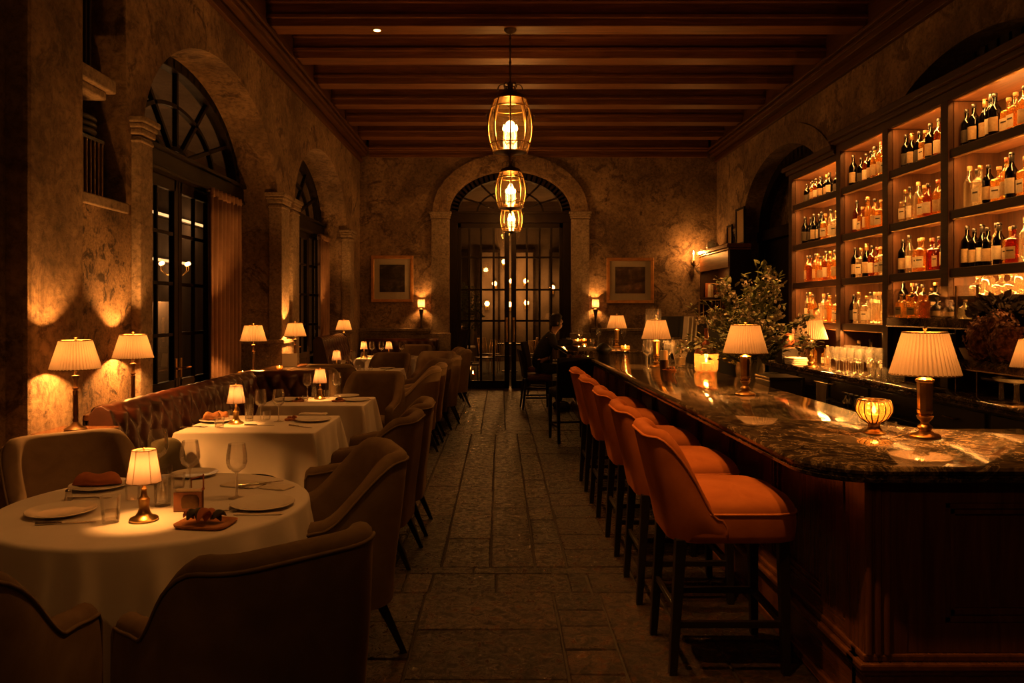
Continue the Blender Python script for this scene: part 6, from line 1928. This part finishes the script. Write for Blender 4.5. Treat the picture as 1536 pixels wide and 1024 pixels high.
st.build('stems', M['leaf'], t, 180); lf.build('dark_leaves', M['leaf'], t); lp.build('pale_leaves', M['leaf2'], t); fl_.build('blossoms', M['petal'], t)
t = thing('ice_bin', 'black box standing behind the bar right of the flower vase', 'box', (2.32, 6.40, .83))
b = MB(); b.box(-.13, .13, -.18, .18, 0, .20); b.build('body', M['black'], t, bev=.01); b = MB(); b.box(-.135, .135, -.185, .185, .20, .225); b.build('lid', M['blackwood'], t, bev=.006)

# ---- hutch on the right wall
t = thing('glass_hutch', 'tall dark wooden hutch with glassware in the far right corner', 'cabinet', (0, 0, 0))
x0, x1, y0, y1 = 4.02, 4.39, 13.42, 15.42
b = MB(); b.box(x0, x1, y0, y0 + .06, 0, 2.70); b.build('near_side', M['blackwood'], t, bev=.006); b = MB(); b.box(x0, x1, y1 - .06, y1, 0, 2.70); b.build('far_side', M['shelfedge'], t, bev=.006)
b = MB(); b.box(x0 - .06, x1, y0 - .05, y1 + .05, 2.70, 2.77); b.box(x0 - .03, x1, y0 - .02, y1 + .02, 2.66, 2.70); b.build('cornice', M['barwood_x'], t, bev=.008)
b = MB(); b.box(x0 - .01, x0 + .02, y0 + .06, y1 - .06, 2.36, 2.66); b.build('frieze', M['shelfwood'], t, bev=.004)
b = MB(); b.box(x1 - .02, x1, y0 + .06, y1 - .06, 0, 2.66); b.build('back', M['shelfback'], t)
for z in (1.85, 1.40, 1.0):
    b = MB(); b.box(x0, x1 - .02, y0 + .06, y1 - .06, z - .03, z); b.build('shelf', M['shelfedge'], t, bev=.003)
b = MB(); b.box(x0 + .02, x1 - .02, y0 + .06, y1 - .06, 0, .97); b.build('base', M['blackwood'], t)
alight('hutch_strip', (x0 + .06, 14.4, 2.34), (0, math.radians(-20), 0), 3.5, .02, 1.6, (1, .40, .08), t)
for z in (1.85, 1.40):
    for k in range(9):
        y = y1 - .2 - .19 * k
        if z > 1.5:
            hgt = rb.uniform(.22, .30); o = tag(MB().box(-.10, .10, -.022, .022, 0, hgt).build('book', [M['rustnap'], M['napkin'], M['paper_tan'], M['leather']][k % 4], None, bev=.003), 'upright book, %s from the far end on the hutch shelf' % ORD[k], 'book', 'books in the hutch'); o.location = (x0 + .16, y, z)
        else: getb('hS'[k % 2]).put((x0 + .14, y, z + .0005), 0, '%s bottle, %s from the far end on the lower hutch shelf' % (['honey-coloured round', 'honey-coloured slim'][k % 2], ORD[k]), 'bottles in the hutch')
# on the hutch
t = thing('teapot', 'pale china teapot on top of the hutch', 'teapot', (4.16, 15.0, 2.77))
b = MB(); b.lathe([(0, 0), (.07, 0), (.115, .05), (.12, .10), (.09, .16), (.05, .18), (.05, .185), (.015, .20), (.018, .22), (0, .23)], 24); b.build('pot', M['china'], t, 60)
b = MB(); b.tube([(0, .10, .06), (0, .17, .09), (0, .20, .16)], [.025, .018, .012], 10); b.build('spout', M['china'], t, 60)
b = MB(); b.tube([(0, -.10, .13), (0, -.18, .14), (0, -.19, .06), (0, -.11, .04)], .011, 8); b.build('handle', M['china'], t, 60)
for k, (y, h, lab) in enumerate(((14.35, .42, 'small dark picture frame leaning on the hutch top'), (13.72, .66, 'larger dark picture frame leaning at the near end of the hutch top'))):
    t = thing('leaning_frame', lab, 'picture', (4.30, y, 2.77))
    b = MB(); w = h * .75
    for a0, a1, c0, c1 in ((-w / 2, w / 2, 0, .04), (-w / 2, w / 2, h - .04, h), (-w / 2, -w / 2 + .04, .04, h - .04), (w / 2 - .04, w / 2, .04, h - .04)): b.box(-.015, .015, a0, a1, c0, c1)
    b.build('frame', M['frame'], t, bev=.004); b = MB(); b.box(.0, .01, -w / 2 + .03, w / 2 - .03, .03, h - .03); b.build('picture', M['paper_tan'], t)
t = thing('low_dish', 'pale shallow dish at the far end of the hutch top', 'dish', (4.10, 15.22, 2.77))
b = MB(); b.lathe([(0, 0), (.06, 0), (.12, .03), (.115, .03), (0, .008)], 20); b.build('dish', M['china'], t, 50)
# things in the rear service corner
t = thing('till_screen', 'black point-of-sale screen in the rear corner beyond the bar', 'screen', (2.80, 12.6, 0), .15)
b = MB(); b.box(-.22, .22, -.02, .02, 1.16, 1.50); b.build('screen', M['black'], t, bev=.006); b = MB(); b.box(-.12, .12, -.1, .1, 0, 1.05); b.box(-.02, .02, -.02, .02, 1.05, 1.2); b.build('stand', M['blackwood'], t)
t = thing('menu_rack', 'upright pale menus leaning in a dark rack beside the till screen', 'menus', (3.0, 12.15, 0), .2)
b = MB(); b.box(-.12, .12, -.12, .12, 0, 1.10); b.build('rack', M['blackwood'], t)
for k in range(3):
    b = MB(); b.loft([[(-.09 + .07 * k, -.08, 1.10), (-.065 + .07 * k, -.08, 1.10), (-.065 + .07 * k, .08, 1.10), (-.09 + .07 * k, .08, 1.10)], [(-.05 + .07 * k, -.08, 1.50), (-.035 + .07 * k, -.08, 1.50), (-.035 + .07 * k, .08, 1.50), (-.05 + .07 * k, .08, 1.50)]]); b.build('menu', M['mat_board'], t)
t = thing('dark_dresser', 'low black dresser in the rear corner behind the flowers', 'dresser', (3.62, 12.9, 0))
b = MB(); b.box(-.3, .35, -.55, .5, 0, 1.42); b.build('body', M['black'], t, bev=.01); b = MB(); b.box(-.33, .37, -.58, .53, 1.42, 1.46); b.build('top', M['blackwood'], t, bev=.006)
t = thing('wire_basket', 'small metal-edged box on the black dresser behind the flowers', 'basket', (3.50, 12.8, 1.46))
b = MB()
for z in (.0, .30):
    for a, c in (((-.14, -.14), (.14, -.14)), ((.14, -.14), (.14, .14)), ((.14, .14), (-.14, .14)), ((-.14, .14), (-.14, -.14))): b.tube([(a[0], a[1], z + .008), (c[0], c[1], z + .008)], .007, 6)
for a in (-.14, .14):
    for c in (-.14, .14): b.tube([(a, c, .008), (a, c, .308)], .007, 6)
b.build('wire_frame', M['brass'], t, 60)
b = MB(); b.box(-.13, .13, -.13, .13, .0, .012); b.build('tray', M['rustnap'], t)

# ---- pictures on the back wall
def picture(label, cx, cz, w, h, seed):
    t = thing('framed_picture', label, 'picture', (cx, YB, cz)); f = .065
    b = MB()
    for a0, a1, c0, c1 in ((-w / 2, w / 2, -h / 2, -h / 2 + f), (-w / 2, w / 2, h / 2 - f, h / 2), (-w / 2, -w / 2 + f, -h / 2 + f, h / 2 - f), (w / 2 - f, w / 2, -h / 2 + f, h / 2 - f)): b.box(a0, a1, -.045, 0, c0, c1)
    b.build('gilt_frame', M['gilt'], t, bev=.012)
    b = MB(); b.box(-w / 2 + f, w / 2 - f, -.020, -.005, -h / 2 + f, h / 2 - f); b.build('mount', M['mat_board'], t)
    m, tr, out = nt('dark_landscape_print'); bs = bsdf(tr, out, (.05, .035, .02), .7); v = coords(tr, (1, 1, 1.6))
    tr.links.new(ramp(tr, noise(tr, v, 3.4, 7, .6, .8), [(.35, (.018, .013, .008)), (.52, (.06, .042, .024)), (.62, (.14, .10, .06)), (.72, (.03, .022, .013))]), bs.inputs['Base Color'])
    b = MB(); b.box(-w / 2 + f + .11, w / 2 - f - .11, -.024, -.018, -h / 2 + f + .14, h / 2 - f - .12); b.build('print', m, t)
    b = MB(); b.box(-w / 2 + f, w / 2 - f, -.030, -.028, -h / 2 + f, h / 2 - f); b.build('glazing', M['glass'], t)


picture('gilt framed dark landscape left of the doorway on the back wall', -2.19, 2.235, .86, .95, 1)
picture('gilt framed dark picture right of the doorway on the back wall', 2.645, 2.20, .96, .93, 2)


# ================================================================== the seated person
def skin_mesh(name, joints, edges, mat, parent, root=0, sub=2):
    me = bpy.data.meshes.new(name); me.from_pydata([j[:3] for j in joints], edges, []); me.materials.append(mat)
    o = bpy.data.objects.new(name, me); COL.objects.link(o)
    if parent: o.parent = parent
    m = o.modifiers.new('skin', 'SKIN'); m.use_smooth_shade = True
    for k, j in enumerate(joints):
        r_ = j[3]; r2 = j[4] if len(j) > 4 else r_
        me.skin_vertices[0].data[k].radius = (r_, r2); me.skin_vertices[0].data[k].use_root = (k == root)
    s = o.modifiers.new('subsurf', 'SUBSURF'); s.levels = sub; s.render_levels = sub
    return o


PX, PY = .62, 12.55
person = thing('person', 'person in dark clothes sitting at the far bar, leaning on its marble top', 'person', (PX, PY, 0))
# local: x forward (towards the bar), y across, z up
J = [(0, 0, .66, .13), (.05, 0, .84, .125), (.13, 0, 1.02, .13), (.20, 0, 1.15, .11), (.245, 0, 1.225, .055), (.285, 0, 1.29, .055),   # 0-5 pelvis .. neck top
     (.30, 0, 1.36, .085), (.325, 0, 1.44, .088), (.33, 0, 1.49, .05)]                                                             # 6-8 head
E = [(0, 1), (1, 2), (2, 3), (3, 4), (4, 5), (5, 6), (6, 7), (7, 8)]
for s in (1, -1):
    o = len(J)
    J += [(.20, s * .15, 1.15, .068), (.30, s * .21, .99, .050), (.40, s * .20, 1.075, .040), (.58, s * .08, 1.085, .030), (.63, s * .06, 1.083, .026)]
    E += [(3, o), (o, o + 1), (o + 1, o + 2), (o + 2, o + 3), (o + 3, o + 4)]
    h = o + 4
    for q, (dx, dy, ln) in enumerate(((.075, -.030, .032), (.085, -.012, .036), (.082, .006, .034), (.068, .022, .026))):      # fingers
        k = len(J); J += [(.655, s * .06 + dy * .9, 1.082, .011), (.655 + dx * .5, s * .06 + dy, 1.083, .009), (.655 + dx, s * .06 + dy * 1.1, 1.066, .007)]
        E += [(h, k), (k, k + 1), (k + 1, k + 2)]
    k = len(J); J += [(.635, s * .06 - s * .035, 1.085, .012), (.665, s * .06 - s * .055, 1.078, .009)]; E += [(h, k), (k, k + 1)]
    o = len(J)
    J += [(.06, s * .10, .645, .092), (.40, s * .12, .63, .062), (.36, s * .12, .36, .050), (.32, s * .12, .10, .036), (.43, s * .13, .045, .034)]
    E += [(0, o), (o, o + 1), (o + 1, o + 2), (o + 2, o + 3), (o + 3, o + 4)]
nose = len(J); J += [(.408, 0, 1.40, .016), (.40, 0, 1.345, .030)]; E += [(7, nose), (6, nose + 1)]
skin_mesh('body', J, E, M['skin'], person)
JC = [(-.01, 0, .62, .155, .15), (.045, 0, .84, .150, .14), (.125, 0, 1.02, .155, .15), (.19, 0, 1.16, .125, .12), (.235, 0, 1.215, .075)]; EC = [(0, 1), (1, 2), (2, 3), (3, 4)]
for s in (1, -1):
    o = len(JC); JC += [(.195, s * .155, 1.15, .085), (.30, s * .215, .99, .066), (.40, s * .205, 1.08, .055), (.56, s * .09, 1.09, .042)]
    EC += [(3, o), (o, o + 1), (o + 1, o + 2), (o + 2, o + 3)]
skin_mesh('jacket', JC, EC, M['navy'], person)
JT = [(0, 0, .655, .140)]; ET = []
for s in (1, -1):
    o = len(JT); JT += [(.07, s * .10, .65, .105), (.41, s * .12, .635, .078), (.365, s * .12, .36, .064), (.325, s * .12, .11, .056)]; ET += [(0, o), (o, o + 1), (o + 1, o + 2), (o + 2, o + 3)]
skin_mesh('trousers', JT, ET, M['navy'], person)
for s in (1, -1):
    b = MB(); b.pad(.385, s * .128, .135, .05, [(.95, .002), (1, .012), (1, .045), (.85, .085), (.4, .105), (.02, .108)], 24, 2.6); b.build('shoe', M['black'], person, 60)
b = MB(); c = (.30, 0, 1.435)
b.lathe([(0, .115), (.06, .105), (.098, .065), (.108, .01), (.105, -.03), (.098, -.075), (.085, -.10), (0, -.09)], 28, c, 1.0, .92, rmod=lambda a, z, i: (.80 if abs(math.sin(a / 2)) < .42 and z < .03 else 1) * (1 + .02 * math.sin(9 * a)))
b.build('hair', M['hair'], person, 180)
for s in (1, -1):
    b = MB(); b.ball((.398, s * .034, 1.415), .011, 10, 6); b.build('eye', M['china'], person, 180)
    b = MB(); b.ball((.315, s * .088, 1.395), .022, 10, 6, (.8, .4, 1.4)); b.build('ear', M['skin'], person, 180)

# ================================================================== camera and world
w = bpy.data.worlds.new('night'); SC.world = w; w.use_nodes = True
w.node_tree.nodes['Background'].inputs['Color'].default_value = (.010, .013, .018, 1); w.node_tree.nodes['Background'].inputs['Strength'].default_value = .4
cam = bpy.data.cameras.new('camera'); co = bpy.data.objects.new('camera', cam); COL.objects.link(co); SC.camera = co
co.location = (0, 0, H); co.rotation_euler = (PI / 2, 0, 0)
cam.sensor_width = 36; cam.lens = FPX / 1536 * 36; cam.shift_x = (768 - VX) / 1536; cam.shift_y = -(512 - VY) / 1536
cam.clip_start = .05; cam.clip_end = 80
SC.view_settings.view_transform = 'Standard'; SC.view_settings.look = 'None'; SC.view_settings.gamma = 1; SC.view_settings.use_curve_mapping = False
SC.view_settings.exposure = 1.0
cy = SC.cycles
cy.max_bounces = 12; cy.diffuse_bounces = 3; cy.glossy_bounces = 4; cy.transmission_bounces = 10; cy.transparent_max_bounces = 20
cy.caustics_reflective = False; cy.caustics_refractive = False; cy.sample_clamp_indirect = 3.0; cy.sample_clamp_direct = 0
cy.use_denoising = True; cy.use_light_tree = True
